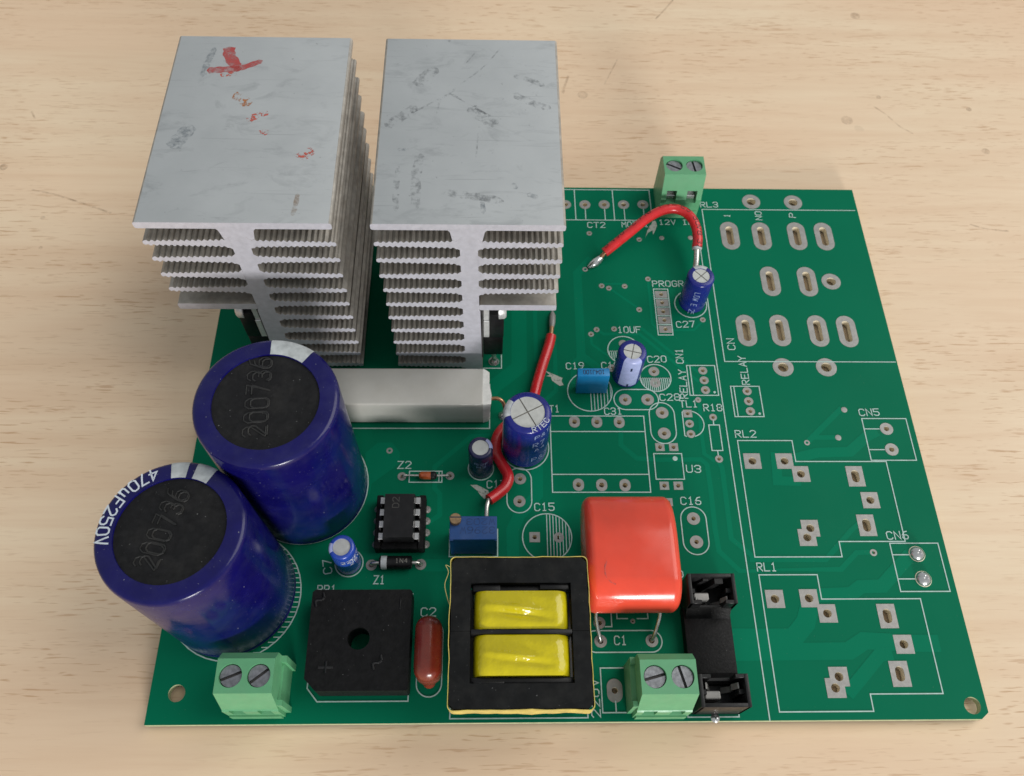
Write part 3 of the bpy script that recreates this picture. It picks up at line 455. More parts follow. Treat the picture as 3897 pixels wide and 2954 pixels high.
def table_mark(pts, w, m='nick', name='scratch'):
    q = MB(); q.ribbon([(p.x, p.y) for p in smooth_path([(x, y, 0) for x, y in pts], 6)], w, TZ + .012); q.build(name, m, table)
for w, pts in ((.55, [(-55.2, 132.1), (-50.0, 130.9), (-44.3, 128.9), (-39.4, 127.0), (-33.6, 124.7)]), (.5, [(121.3, 211.5), (118.1, 206.6), (115.0, 202.4)]), (.45, [(174.8, 165.7), (177.4, 162.8), (180.2, 158.4), (183.3, 155.6)]),
               (.5, [(191.2, 122.9), (195.3, 121.4), (200.6, 120.8)]), (.7, [(87.0, 176.8), (85.8, 172.7), (85.3, 170.2)]), (.35, [(101.8, 183.9), (97.5, 173.9)]), (.5, [(-62.7, 160.3), (-61.3, 158.0)])): table_mark(pts, w)
for x, y, r, m in ((165.7, 160.3, 1.7, 'ring'), (90.9, 169.3, 1.5, 'ring'), (177.1, 204.9, 1.5, 'nick'), (-64.9, 140.0, 1.1, 'nick'), (-48.5, 113.3, .5, 'nick'), (-50.3, 122.9, .6, 'nick'), (176.8, 169.7, .7, 'nick'), (202.1, 165.2, .8, 'nick'), (202.5, 149.0, 1.1, 'nick')):
    q = MB(); q.add([(a, c, TZ + .012) for a, c in circle(x, y, r, 16)], [tuple(range(16))]); q.build('dent', m, table)

# ---------------------------------------------------------------- the board itself
root = bpy.data.objects.new('circuit_board', None); col.objects.link(root)
root.empty_display_size = 0.02
root['label'] = 'green printed circuit board with two finned heat sinks and capacitors on a wooden table'
root['category'] = 'circuit board'

def pad_outline(k, x, y, w, h, n=20):
    return circle(x, y, w / 2, n) if k == 'r' else rect(x, y, w, h) if k == 's' else oval(x, y, w, h)
def hole_outline(x, y, w, h, g=0.0, n=14):
    return circle(x, y, w / 2 + g, n) if abs(w - h) < 1e-6 else oval(x, y, w + 2 * g, h + 2 * g, 6)
holes = [circle(x, y, 1.6, 24) for x, y in MH]
for k, x, y, w, h, hw, hh, fill in PADS:
    if hw > 0.3 and not fill: holes.append(hole_outline(x, y, hw, hh, 0.05))
for xa, ya, xb, yb in PAIRS: holes += [circle(xa, ya, .92, 14), circle(xb, yb, .92, 14)]
b = MB(); v, f = plate([(0, 0), (BW - 1.6, 0), (BW, 1.2), (BW, BD), (0, BD)], holes, -BT, 0)
def side(face):
    z = [v[i][2] for i in face]; return max(z) - min(z) > 0.5
b.add(v, f, [1 if side(q) else 0 for q in f])
b.build('bare_board', ['mask', 'fibre'], root)

# copper under the mask: slightly raised, lighter green
for i_, (pts, w) in enumerate(R):
    q = MB(); q.ribbon(pts, w, 0.012 + 0.0008 * i_); q.build('copper_trace', 'trace', root)
for pts in TP:
    q = MB(); q.prism(pts[::-1], 'z', 0.0, 0.034); q.build('copper_pour', 'trace', root)
pad_cache = {}
for k, x, y, w, h, hw, hh, fill in PADS:
    key = (k, w, h, hw, hh, fill)
    if key in pad_cache:
        o = pad_cache[key].copy(); col.objects.link(o); o.location = Vector((x, y, .004 * (len(col.objects) % 4))) * mm; continue
    q = MB()
    if hw <= 0.3 or fill:
        if k == 'r': q.lathe([(w / 2, 0.0), (w / 2, 0.055), (w * .3, 0.085), (0.001, 0.09)], 18)
    else:
        o_ = pad_outline(k, 0, 0, w, h); i_ = hole_outline(0, 0, hw, hh)
        v, f = plate(o_, [i_], 0.0, 0.06); q.add(v, f, 0)
        n = len(i_)     # plated lining of the hole
        q.add([(a, c, -BT) for a, c in i_] + [(a, c, 0.058) for a, c in i_], [(j + n, (j + 1) % n + n, (j + 1) % n, j) for j in range(n)], 1)
    pad_cache[key] = q.build('solder_pad', ['tin', 'barrel'], root, (x, y, 0))
for xa, ya, xb, yb in PAIRS:            # two holes sharing one stepped pad
    h_ = 1.85; q = MB(); i_ = [circle(xa, ya, .87, 14), circle(xb, yb, .87, 14)]
    v, f = plate([(xb - h_, yb - h_), (xb + h_, yb - h_), (xb + h_, ya - h_), (xa + h_, ya - h_), (xa + h_, ya + h_), (xa - h_, ya + h_), (xa - h_, yb + h_), (xb - h_, yb + h_)], i_, 0.0, 0.06); q.add(v, f, 0)
    for c_ in i_: n = len(c_); q.add([(a, c, -BT) for a, c in c_] + [(a, c, 0.058) for a, c in c_], [(j + n, (j + 1) % n + n, (j + 1) % n, j) for j in range(n)], 1)
    q.build('solder_pad', ['tin', 'barrel'], root)
for x, y in DOMES:
    q = MB(); q.lathe([(1.6, 0.0), (1.55, 0.25), (1.2, 0.75), (.75, 1.05), (.42, 1.2), (.35, 1.1), (.001, 1.0)], 24); q.lathe([(1.7, 0), (1.7, .05), (1.5, .06)], 24, 1)
    q.build('solder_joint', ['solder', 'barrel'], root, (x, y, 0), smooth=50)

# white screen print
LW = 0.24
def nm(n): return 'printed_line' if n.endswith('line') else 'printed_outline'
ZI = [0.066]
def nz(): ZI[0] = 0.066 + (ZI[0] - 0.066 + 0.0011) % 0.03; return ZI[0]
for n, pts, cl in S:
    q = MB(); q.ribbon(pts, LW, nz(), cl); q.build(nm(n), 'silk', root)
for n, cx, cy, r, a0, a1 in A:
    full = abs(a1 - a0) > 359; k = 40
    pts = [(cx + r * math.cos(math.radians(a0 + (a1 - a0) * i / k)), cy + r * math.sin(math.radians(a0 + (a1 - a0) * i / k))) for i in range(k if full else k + 1)]
    q = MB(); q.ribbon(pts, LW, nz(), full); q.build('printed_ring', 'silk', root)
for n, xa, ya, xb, yb in ST:
    q = MB(); q.ribbon(oval((xa + xb) / 2, (ya + yb) / 2, xb - xa, yb - ya, 10), LW, nz(), True); q.build('printed_outline', 'silk', root)
q = MB()
for a, c in H: q.ribbon([a, c], 0.19, 0.05)
q.build('printed_hatching', 'silk', root, kind='stuff')
for x, y, r in DOTS:
    q = MB(); q.prism(circle(0, 0, r, 16), 'z', 0, nz()); q.build('printed_dot', 'silk', root, (x, y, 0))
for s, p0, p1, h in T:
    q = MB(); flat_text(q, s, p0, p1, h, 0.23, 0.098); q.build('printed_text', 'silk', root, label='white printed marking ' + s)
for pts in SC:
    q = MB(); n = len(pts); q.add([(x, y, 0.045) for x, y in pts], [tuple(range(n))]); q.build('scraped_patch', 'scrape', root, label='pale patch where the green coating is scraped off')

# ---------------------------------------------------------------- heat sinks
HY, HL = 76.5, 48.2
def fin_prof(tip, rootx, zc, t_tip, t_root, ridge=True):
    """ribbed fin from rootx out to tip, local profile in x,z"""
    n = 56; top = []; bot = []
    s = 1 if tip > rootx else -1; L = abs(tip - rootx)
    for i in range(n + 1):
        u = i / n; x = rootx + s * L * u; t = t_root + (t_tip - t_root) * u + 1.5 * math.exp(-u * L / .55)
        w = 0.27 * math.sin(u * L / 1.06 * 2 * PI) if ridge and 0.03 < u < .98 else 0
        if i == n: t *= .55
        top.append((x, zc + t / 2 + w)); bot.append((x, zc - t / 2 + w * .9))
    p = bot + top[::-1]
    return p if s > 0 else p[::-1]
def heat_sink(x0, flip, plate_m, label):
    hs = link('heat_sink', None, root, (x0, HY, 0), label=label)
    X = (lambda u: 35.0 - u) if flip else (lambda u: u)
    q = MB(); zt, zb = 52.5, 50.85
    q.prism(rrect(0, 35, zb, zt, 0.45, 3), 'y', 0, HL, 1, capm=0)
    # the upper face is its own scuffed surface
    for i, fc in enumerate(q.f):
        zz = [q.v[j][2] for j in fc]
        if min(zz) > zt - 0.01 and len(fc) == 4: q.m[i] = 2
    q.build('top_plate', ['cut', 'fin', plate_m], hs, smooth=40)
    prof = [(16.0, 0.6), (19.7, 0.6), (19.4, 25.0), (19.2, 25.2), (19.15, 45.2), (19.7, 46.6), (19.95, 47.4), (20.45, 50.3), (20.85, 50.85), (13.75, 50.85), (14.15, 50.3), (14.6, 47.4), (14.9, 46.6), (15.8, 45.2), (15.85, 10)]
    prof = [(X(u), z) for u, z in prof]
    q = MB(); q.prism(prof if not flip else prof[::-1], 'y', 0.03, HL - .03, 1, capm=0); q.build('web', ['cut', 'fin'], hs)
    rnd = random.Random(3 + int(x0))
    for k in range(1, 11):
        z = 46.75 - 4.87 * (k - 1); tip = 0.0 + 0.06 * (k - 1) + rnd.uniform(-.1, .1)
        q = MB(); q.prism(fin_prof(X(tip), X(15.95), z + rnd.uniform(-.06, .06), 1.15, 1.95), 'y', rnd.uniform(-.08, .05), HL + rnd.uniform(-.1, .1), 1, capm=0)
        q.build('fin', ['cut', 'fin'], hs)
    for k in range(1, 5):
        z = 46.75 - 4.87 * (k - 1); tip = 35.0 + rnd.uniform(-.1, .1)
        q = MB(); q.prism(fin_prof(X(tip), X(19.15), z + rnd.uniform(-.06, .06), 1.15, 1.95), 'y', rnd.uniform(-.08, .05), HL + rnd.uniform(-.1, .1), 1, capm=0)
        q.build('fin', ['cut', 'fin'], hs)
    a, c = sorted((X(19.2), X(35.0)))
    q = MB(); q.prism(rrect(a, c, 25.3, 27.2, 0.35, 3), 'y', 0, HL, 1, capm=0); q.build('lower_flange', ['cut', 'fin'], hs, smooth=40)
    # two board pins under the web
    for py in (8.0, 40.0):
        q = MB(); q.cyl(0.6, TZ + .02, 0.8, 10); q.build('mounting_pin', 'lead', hs, (X(17.8), py, 0))
    return hs
h1 = heat_sink(1.3, True, 'plate1', 'aluminium heat sink with a red pen mark on its flat top')
h2 = heat_sink(43.1, False, 'plate2', 'aluminium heat sink with a scratched plain grey top, beside the row of empty terminal pads')
def patch(parent, name, pts, z, m, label=None, ox=0, oy=0):
    q = MB(); q.add([(x - ox, y - oy, z) for x, y in pts], [tuple(range(len(pts)))]); return q.build(name, m, parent, label=label)
def stroke_patch(parent, pts, w, z, m, name='pen_mark', label=None):
    """brush stroke with rounded ends and uneven width, in heat sink top coordinates"""
    P = smooth_path([(x, y, 0) for x, y in pts], 6); n = len(P); L = []; Rr = []
    for i, p in enumerate(P):
        t = (P[min(i + 1, n - 1)] - P[max(i - 1, 0)]).normalized(); s = Vector((-t.y, t.x, 0)); u = i / (n - 1)
        ww = w / 2 * min(1, math.sqrt(max(0.0, 1 - (2 * u - 1) ** 6)) + .15) * (1 + .12 * math.sin(i * 1.7))
        L.append(p + s * ww); Rr.append(p - s * ww)
    q = MB(); q.add([(p.x, p.y, z) for p in L + Rr], [(i, i + n, i + n + 1, i + 1) for i in range(n - 1)])
    return q.build(name, m, parent, label=label)
def H1(x, y): return (x - 1.3, y - HY)
stroke_patch(h1, [H1(11.8, 121.7), H1(12.3, 119.0), H1(14.4, 115.5)], 2.4, 52.520, 'pen', label='red pen stroke')
stroke_patch(h1, [H1(8.4, 114.8), H1(11.5, 115.1), H1(15.2, 115.5)], 1.7, 52.524, 'pen', label='red pen stroke')
stroke_patch(h1, [H1(13.6, 114.9), H1(16.0, 116.1), H1(19.0, 117.8)], 1.35, 52.528, 'pen', label='red pen stroke')
stroke_patch(h1, [H1(11.2, 113.6), H1(12.8, 113.9), H1(14.6, 113.8)], 1.2, 52.521, 'pen2', label='red pen stroke')
stroke_patch(h1, [H1(18.2, 101.2), H1(19.8, 102.6), H1(22.0, 103.6)], 1.5, 52.522, 'pen2', label='rubbed red smear')
stroke_patch(h1, [H1(20.8, 98.9), H1(22.6, 98.0)], 1.3, 52.522, 'pen2', label='rubbed red smear')
stroke_patch(h1, [H1(28.6, 91.6), H1(30.2, 93.0), H1(31.6, 93.9)], 2.2, 52.522, 'pen2', label='rubbed red smear')
stroke_patch(h1, [H1(14.6, 108.2), H1(16.2, 107.4), H1(18.0, 105.2)], 2.2, 52.523, 'rust', label='orange rusty smear')
stroke_patch(h1, [H1(5.2, 94.0), H1(6.5, 97.0), H1(8.0, 100.0)], 3.0, 52.518, 'smudge', 'smudge')
stroke_patch(h1, [H1(7.8, 113.0), H1(8.2, 117.0), H1(9.0, 121.5)], 1.3, 52.518, 'smudge', 'smudge')
stroke_patch(h1, [H1(29.3, 78.2), H1(29.6, 80.4), H1(29.7, 83.5)], 0.9, 52.519, 'scratch', 'scratch')

def H2(pts): return [(x - 43.1, y - HY) for x, y in pts]
RUBS = [(0.45, 'rub', [(48.8, 103.5), (52.8, 106.3), (56.4, 109.1), (57.7, 110.8)]), (0.5, 'rub', [(56.4, 109.2), (60.4, 106.4), (63.5, 103.8), (66.7, 102.3)]),
 (0.3, 'rub', [(62.4, 100.8), (62.1, 97.2), (61.8, 91.5)]), (0.3, 'rub', [(66.4, 122.1), (63.0, 116.6), (58.5, 111.7)]), (0.3, 'rub', [(61.4, 120.9), (59.3, 117.2)]),
 (1.7, 'rub', [(68.7, 109.3), (72.6, 106.9), (76.4, 105.1)]), (2.4, 'rub', [(60.4, 105.7), (63.0, 102.8), (66.0, 100.8)]), (2.2, 'rub', [(44.4, 100.2), (47.2, 102.5), (50.2, 105.6)]),
 (1.8, 'rub', [(51.4, 93.5), (50.9, 87.7), (51.1, 79.4)]), (1.7, 'rub', [(55.4, 84.4), (58.6, 83.5), (61.8, 83.0), (67.0, 81.9)]), (1.1, 'rub', [(47.6, 90.1), (47.3, 84.6), (47.6, 79.3)]),
 (1.2, 'rub', [(69.0, 114.2), (72.2, 113.2), (75.2, 111.5)]), (0.4, 'rub', [(54.1, 103.6), (54.7, 107.0), (56.6, 109.1)]), (1.0, 'smudge', [(71.2, 83.7), (73.2, 82.8)]), (0.9, 'smudge', [(63.0, 83.0), (63.3, 78.9)]),
 (0.7, 'smudge', [(47.1, 94.3), (48.8, 94.3)]), (2.4, 'rub', [(49.9, 111.1), (51.5, 113.9), (54.0, 116.1)]), (0.8, 'smudge', [(68.7, 86.3), (69.3, 84.8)])]
for i_, (w, m_, pts) in enumerate(RUBS): stroke_patch(h2, H2(pts), w, 52.510 + .001 * i_, m_, 'scratch' if w < .6 else 'smudge')

# transistors bolted to the webs
def transistor(x0, sgn, label):
    tr = link('power_transistor', None, root, (x0, 76.9, 0), label=label)
    S_ = lambda a, c: sorted((a * sgn, c * sgn))
    q = MB(); q.rbox(*S_(-.28, .05), -.2, 11.0, 6, 25.2, .04, 1); q.build('insulating_pad', 'slot', tr)
    q = MB(); q.rbox(*S_(0.1, 1.38), .02, 10.4, 14.1, 20.4, .12, 1); q.rbox(*S_(0.1, 1.35), .3, 10.2, 20.42, 25.0, .12, 1); q.build('metal_tab', 'bolt', tr)
    q = MB(); q.rbox(*S_(0.12, 4.35), 0.0, 10.5, 6.8, 14.0, .25, 2); q.rbox(*S_(1.42, 4.45), 0.05, 10.5, 13.9, 22.8, .25, 2); q.build('moulded_body', 'black', tr, smooth=40)
    q = MB(); T_ = Matrix.Rotation(PI / 2 * sgn, 4, 'Y')
    for k in range(5): q.lathe([(1.25, 1.2 + k * .4), (1.5, 1.4 + k * .4), (1.25, 1.6 + k * .4)], 14, 0, Matrix.Translation((0, 2.2, 24.4)) @ T_)
    q.lathe([(2.1, 3.2), (2.35, 3.35), (2.3, 4.5), (1.9, 4.95), (.01, 5.0)], 16, 0, Matrix.Translation((0, 2.2, 22.2)) @ T_)
    q.build('bolt', 'bolt', tr, smooth=40)
    for y in (2.2, 5.2, 8.2):
        q = MB(); q.tube([(2.2 * sgn, y, 7.2), (2.3 * sgn, y, 3.0), (2.6 * sgn, y, 1.2), (2.6 * sgn, y, -2.6)], .5, 8); q.build('leg', 'lead', tr, smooth=60)
        q = MB(); q.lathe([(1.15, 0.06), (1.0, .35), (.55, 1.0), (.5, 1.05)], 14); q.build('solder_joint', 'solder', tr, (2.6 * sgn, y, 0), smooth=60)
    return tr
transistor(63.0, 1, 'black power transistor bolted to the right of the scratched heat sink')
transistor(16.6, -1, 'black power transistor under the heat sink with the red mark')

# ---------------------------------------------------------------- electrolytic capacitors
def can(name, x, y, r, h, rd, sleeve, label, z0=0.0, top=None, stripe=None, sm='stripe', cross=None, n=48, tilt=(0, 0), rz=0.0):
    """sleeved can; top: 'can' aluminium disc or 'bung'; stripe (angle, width in degrees); cross: angle of the vent grooves"""
    e = min(.85, r * .16)
    prof = [(r * .5, z0 + .25), (r - e * .8, z0 + .25), (r - e * .25, z0 + .45), (r, z0 + e), (r, z0 + 1.4 * e), (r * .985, z0 + 2.0 * e), (r, z0 + 2.8 * e), (r, h - 1.3 * e), (r - e * .18, h - .6 * e), (r - e * .5, h - .2 * e), (r - e * 1.1, h), (rd + .05, h), (rd, h - .12), (rd, h - .5)]
    q = MB(); q.lathe(prof, n)
    o = q.build(name, sleeve, root, (x, y, 0), rot=(tilt[0], tilt[1], rz), smooth=60, label=label)
    d = MB(); zd = h - (.18 if top == 'can' else .4)
    if cross is None:
        d.lathe([(rd + .02, zd), (rd * .5, zd + .03), (.001, zd + .03)], 40)
    else:
        g = max(.10, rd * .035); d.lathe([(rd + .02, zd - .1), (.001, zd - .1)], 32, 1)
        for k in range(4):
            a0 = math.radians(cross + 90 * k); pts = [(g * math.cos(a0 + PI / 4) * 1.6, g * math.sin(a0 + PI / 4) * 1.6)]
            da = math.asin(g / rd); pts += [(rd * math.cos(a0 + da + (PI / 2 - 2 * da) * i / 10), rd * math.sin(a0 + da + (PI / 2 - 2 * da) * i / 10)) for i in range(11)]
            d.prism(pts, 'z', zd - .05, zd + .06)
    d.build('vent_disc', ['can' if top == 'can' else 'bung', 'groove'], o, smooth=30)
    for sp in (stripe or []):
        g = .03; s = MB()
        s.lathe([(rr + g if zz < h - .01 else rr, zz + (g if zz > h - 1.3 * e else 0)) for rr, zz in prof[5:12]], 14, 0, None, sp[0] - sp[1] / 2, sp[0] + sp[1] / 2)
        s.build('polarity_stripe', sm, o, smooth=60)
    for py in (-1, 1):
        q = MB(); q.cyl(.35, TZ + .05, z0 + .6, 8); q.build('lead', 'lead', o, (py * min(5, r * .4), 0, 0))
    return o
capA = can('electrolytic_capacitor', 25.65, 47.5, 12.72, 40.2, 9.3, 'sleeve', 'large blue capacitor next to the white ceramic resistor, one pale block on its rim', top='bung', stripe=[(73.0, 38)], n=72)
q = MB(); raised_text(q, '200736', (1.0, -6.4), (.1, 8.6), 3.2, .17, 39.86); raised_text(q, '200736', (.75, -6.7), (-.15, 8.9), 3.9, .13, 39.87); q.build('raised_number', 'emboss', capA)
capB = can('electrolytic_capacitor', 13.1, 24.7, 12.72, 35.3, 9.4, 'sleeve', 'large blue capacitor at the corner, lettered 470uF250V round its rim', top='bung', stripe=[(92, 15), (69, 17)], n=72, tilt=(math.radians(-1.95), math.radians(-2.6)))
q = MB(); raised_text(q, '200736', (-1.0, -6.6), (2.2, 6.6), 3.2, .17, 34.96); raised_text(q, '200736', (-1.3, -6.9), (2.0, 6.9), 3.9, .13, 34.97); q.build('raised_number', 'emboss', capB)
q = MB(); rim_text(q, '470uF250V', 12.15, 2.05, 112, 193, 35.33, .29); q.build('printed_text', 'print', capB, label='pale lettering 470uF250V')
capM = can('electrolytic_capacitor', 72.2, 57.0, 4.95, 17.6, 3.5, 'sleeve2', 'medium blue capacitor with a crossed silver top at the end of the ceramic resistor', top='can', stripe=[(168, 52)], cross=28)
q = MB(); rim_text(q, 'RTEC', 4.75, 1.05, -78, -22, 17.62, .16); q.build('printed_text', 'print', capM, label='pale lettering on the top rim')
q = MB(); wall_text(q, 'P&T', 5.0, -72, 14.2, 1.0, 1.5, .2); wall_text(q, 'R7.1', 5.0, -75, 10.4, 1.1, 1.9, .2); wall_text(q, 'A4', 5.0, -70, 8.3, 1.0, 1.2, .16); wall_text(q, 'P&T', 5.0, -75, 3.4, 1.1, 1.7, .2); q.build('printed_text', 'print2', capM, label='faint rows of lettering on the side')
c27 = can('electrolytic_capacitor', 113.6, 95.9, 3.2, 11.2, 1.98, 'sleeve2', 'small blue capacitor with a crossed silver top and a red wire soldered behind it', top='can', stripe=[(88, 70)], cross=42)
q = MB(); wall_text(q, 'LOW E 25V', 3.24, -112, 8.6, .8, 1.3, .16, vertical=True); q.build('printed_text', 'print2', c27, label='faint lettering running down the side')
capR = can('electrolytic_capacitor', 96.0, 75.3, 3.2, 11.2, 1.98, 'sleeve2', 'small blue capacitor with a wide lavender stripe beside the blue film capacitor', top='can', stripe=[(-92, 78)], sm='stripe2', cross=-14)
q = MB()
for z in (9.0, 2.0): q.ribbon3([(3.26 * math.cos(math.radians(-92)), 3.26 * math.sin(math.radians(-92)), z), (3.26 * math.cos(math.radians(-92)), 3.26 * math.sin(math.radians(-92)), z - 1.2)], [(0, -1, 0)] * 2, .42)
q.build('minus_sign', 'inkblue', capR)
cs1 = can('electrolytic_capacitor', 62.6, 52.1, 2.55, 11.0, 1.72, 'sleeve4', 'small dark navy capacitor with a plain white top left of the red wire', top='can', stripe=[(25, 60)], sm='stripe2')
q = MB(); wall_text(q, 'R2F', 2.6, -118, 7.4, .8, .9, .12); wall_text(q, 'H2', 2.6, -108, 6.0, .8, .9, .12); q.build('printed_text', 'print2', cs1)
cs2 = can('electrolytic_capacitor', 35.7, 31.0, 2.55, 10.6, 1.72, 'sleeve3', 'small bright blue capacitor with a plain white top between the large capacitors and the diode', top='can', stripe=[(185, 50)], sm='stripe2')
q = MB(); wall_text(q, 'VENT', 2.6, -50, 7.8, .7, 1.0, .14); wall_text(q, '22U', 2.6, -95, 7.4, .8, 1.2, .16); wall_text(q, '25V', 2.6, -60, 5.8, .8, 1.2, .16); q.build('printed_text', 'print', cs2)

# ---------------------------------------------------------------- white ceramic resistor
cr = link('ceramic_resistor', None, root, (0, 0, 0), label='long white ceramic power resistor in front of the heat sinks')
q = MB(); q.rbox(26.0, 63.2, 62.9, 72.0, .5, 9.3, .45, 3); q.build('ceramic_body', 'ceramic', cr, smooth=40)
q = MB(); rnd = random.Random(5); ring = []
prof = [(62.95, .55), (67.5, .55), (71.95, .55), (71.95, 4.5), (71.9, 9.2), (69.5, 9.25), (67.4, 9.25), (65.2, 9.25), (62.95, 9.2), (62.95, 5)]
o1 = [(63.0, y, z) for y, z in prof]; bulge = [.5, 1.0, .6, .5, .0, .5, 1.0, 1.3, 1.1, .9]
o2 = [(63.6 + u + rnd.uniform(-.08, .08), y + (67.4 - y) * .06, z + (5 - z) * .03) for (y, z), u in zip(prof, bulge)]
o3 = [(64.4 + rnd.uniform(-.2, .2), y + (67.4 - y) * .14, z + (5 - z) * .14) for y, z in prof]
n = len(prof); q.add(o1 + o2 + o3, [(i + k * n, (i + 1) % n + k * n, (i + 1) % n + (k + 1) * n, i + (k + 1) * n) for k in (0, 1) for i in range(n)] + [tuple(range(2 * n, 3 * n))]); q.build('cement_filling', 'cement', cr, label='chalky uneven filling at the end')
q = MB(); q.tube(smooth_path([(64.3, 66.6, 5.0), (66.2, 66.6, 5.2), (67.4, 66.0, 4.6), (67.9, 65.2, 2.4), (67.9, 65.0, -2.6)]), .42, 10); q.build('lead', 'copper', cr, smooth=60)
q = MB(); q.lathe([(1.5, .02), (1.3, .4), (.7, 1.0), (.5, 1.3)], 16); q.build('solder_joint', 'solder', cr, (67.9, 65.0, 0), smooth=60)
for x in (30, 60):
    q = MB(); q.box(x - 1, x + 1, 66, 69, 0.02, .55); q.build('foot', 'cement', cr)

# ---------------------------------------------------------------- terminal blocks
def terminal(x, y, label, slots, rail=0):
    tb = link('terminal_block', None, root, (x, y, 0), label=label)
    W = 10.2; fy = lambda z: .3 + (z - 6.8) / 6.7 * 1.75
    solid = [(0, 0.02), (9.5, 0.02), (9.5, 11.3), (9.37, 11.5), (fy(11.5), 11.5), (.3, 6.8), (0, 6.5)]
    notch = [(0, 0.02), (9.5, 0.02), (9.5, 11.3), (9.37, 11.5), (fy(11.5), 11.5), (fy(8.9), 8.9), (3.4, 8.9), (3.4, 5.4), (0, 5.4)]
    if rail: notch = [(0, 0.02), (9.5, 0.02), (9.5, 11.3), (9.37, 11.5), (fy(11.5), 11.5), (.3, 6.8), (.12, 6.65), (.55, 6.1), (.55, 3.4), (0, 3.2)]
    q = MB(); xs = [(0, 1.25, solid), (1.25, 3.75, notch), (3.75, 6.4, solid), (6.4, 8.9, notch), (8.9, W, solid)]
    for a, c, pr in xs: q.prism(pr, 'x', a, c)
    v, f = plate([(0, 2.05), (W, 2.05), (W, 8.05), (0, 8.05)], [circle(2.6, 5.1, 2.08, 24), circle(7.6, 5.1, 2.08, 24)], 11.5, 13.5)
    v = [(a, (fy(11.5) if abs(c - 2.05) < 1e-3 and z < 12 else 9.37 if abs(c - 8.05) < 1e-3 and z < 12 else c), z) for a, c, z in v]
    q.add(v, f)
    q.box(.35, 9.85, -.35, -.002, .02, 2.6)
    if rail:
        a, c = (W, W + .95) if rail > 0 else (-.95, 0)
        for y0, y1 in ((.7, 1.7), (8.3, 9.48)): q.box(a, c, y0, y1, .03, 8.6)
        q.box(a * .995 if rail < 0 else a, (a + .35) if rail > 0 else c, 1.7, 8.3, .03, 7.4)
    q.build('housing', 'terminal', tb)
    for sx, ang in zip((2.6, 7.6), slots):
        d = MB(); d.lathe([(1.97, 12.3), (.001, 12.3)], 24, 1)
        g = .26; rr = 1.93; da = math.asin(g / rr)
        for k in (0, 1):
            pts = [(rr * math.cos(da + k * PI + (PI - 2 * da) * i / 12), rr * math.sin(da + k * PI + (PI - 2 * da) * i / 12)) for i in range(13)]
            d.prism(pts, 'z', 12.25, 12.95)
        d.build('screw', ['screw', 'slot'], tb, (sx, 5.1, 0), rot=(0, 0, math.radians(ang)))
        if not rail: d = MB(); d.rbox(-1.2, 1.2, 1.3, 3.3, 5.45, 6.7, .15, 1); d.rbox(-1.2, 1.2, 2.9, 3.35, 6.75, 8.8, .1, 1); d.build('clamp', 'steel', tb, (sx - .1, 0, 0))
        d = MB(); d.cyl(.5, TZ + .01, .05, 8); d.build('pin', 'lead', tb, (sx, 6.5, 0))
    return tb
terminal(16.0, 1.35, 'pale green screw terminal at the corner below the lettered capacitor', (22, 38), 1)
terminal(91.7, .75, 'pale green screw terminal beside the black fuse holder', (15, 105), -1)
terminal(107.5, 122.75, 'pale green screw terminal at the back edge under the red wire loop', (-28, 98))

# ---------------------------------------------------------------- bridge rectifier
br = link('bridge_rectifier', None, root, (30.3, 4.8, 0), label='flat square black rectifier with a round hole in the middle')
q = MB(); v, f = plate([(2.2, 0), (18.9, 0), (19.2, .3), (19.2, 18.5), (18.8, 18.8), (.5, 18.8), (0, 18.3), (0, 2.2)], [circle(9.5, 9.5, 2.1, 28)], 1.4, 6.9); q.add(v, f)
q.build('moulded_body', 'matte', br)
for nme, st, loc in (('tilde_mark', '~', (2.2, 14.4)), ('minus_mark', '-', (15.2, 14.6)), ('plus_mark', '+', (2.4, 2.6)), ('tilde_mark', '~', (14.0, 2.6))):
    q = MB()
    for pl in GL[st]:
        if st == '-': q.rbox(1.7, 2.0, 0.4, 2.6, 6.85, 7.05, .08, 1); break
        for (a, c), (d_, e_) in zip(pl, pl[1:]): q.tube([(a * .7, c * .55 if st != '~' else c * .7, 6.9), (d_ * .7, e_ * .55 if st != '~' else e_ * .7, 6.9)], .27, 6)
    q.build(nme, 'black', br, (loc[0], loc[1], 0), rot=(0, 0, math.radians(50) if st == '~' else 0), smooth=60)
for a, c in ((1.8, 16.6), (16.6, 16.6), (2.2, 3.0), (16.6, 2.6)):
    q = MB(); q.cyl(.5, TZ + .01, 1.45, 8); q.build('leg', 'lead', br, (a, c, 0))

# ---------------------------------------------------------------- dipped film capacitor C2
dc = link('dipped_capacitor', None, root, (53.0, 12.4, 0), label='dusty red-brown dipped capacitor between the rectifier and the transformer')
q = MB(); q.rbox(-2.55, 2.55, -6.1, 6.0, 1.0, 9.4, 2.35, 5); q.lathe([(1.25, .35), (1.15, 1.2), (.9, 2.2)], 14, 0, Matrix.Translation((0, -5.0, 0))); q.build('dipped_body', 'brown', dc, smooth=70)
for y in (-5.0, 5.0):
    q = MB(); q.cyl(.35, TZ + .02, 1.2, 8); q.build('lead', 'lead', dc, (0, y, 0))

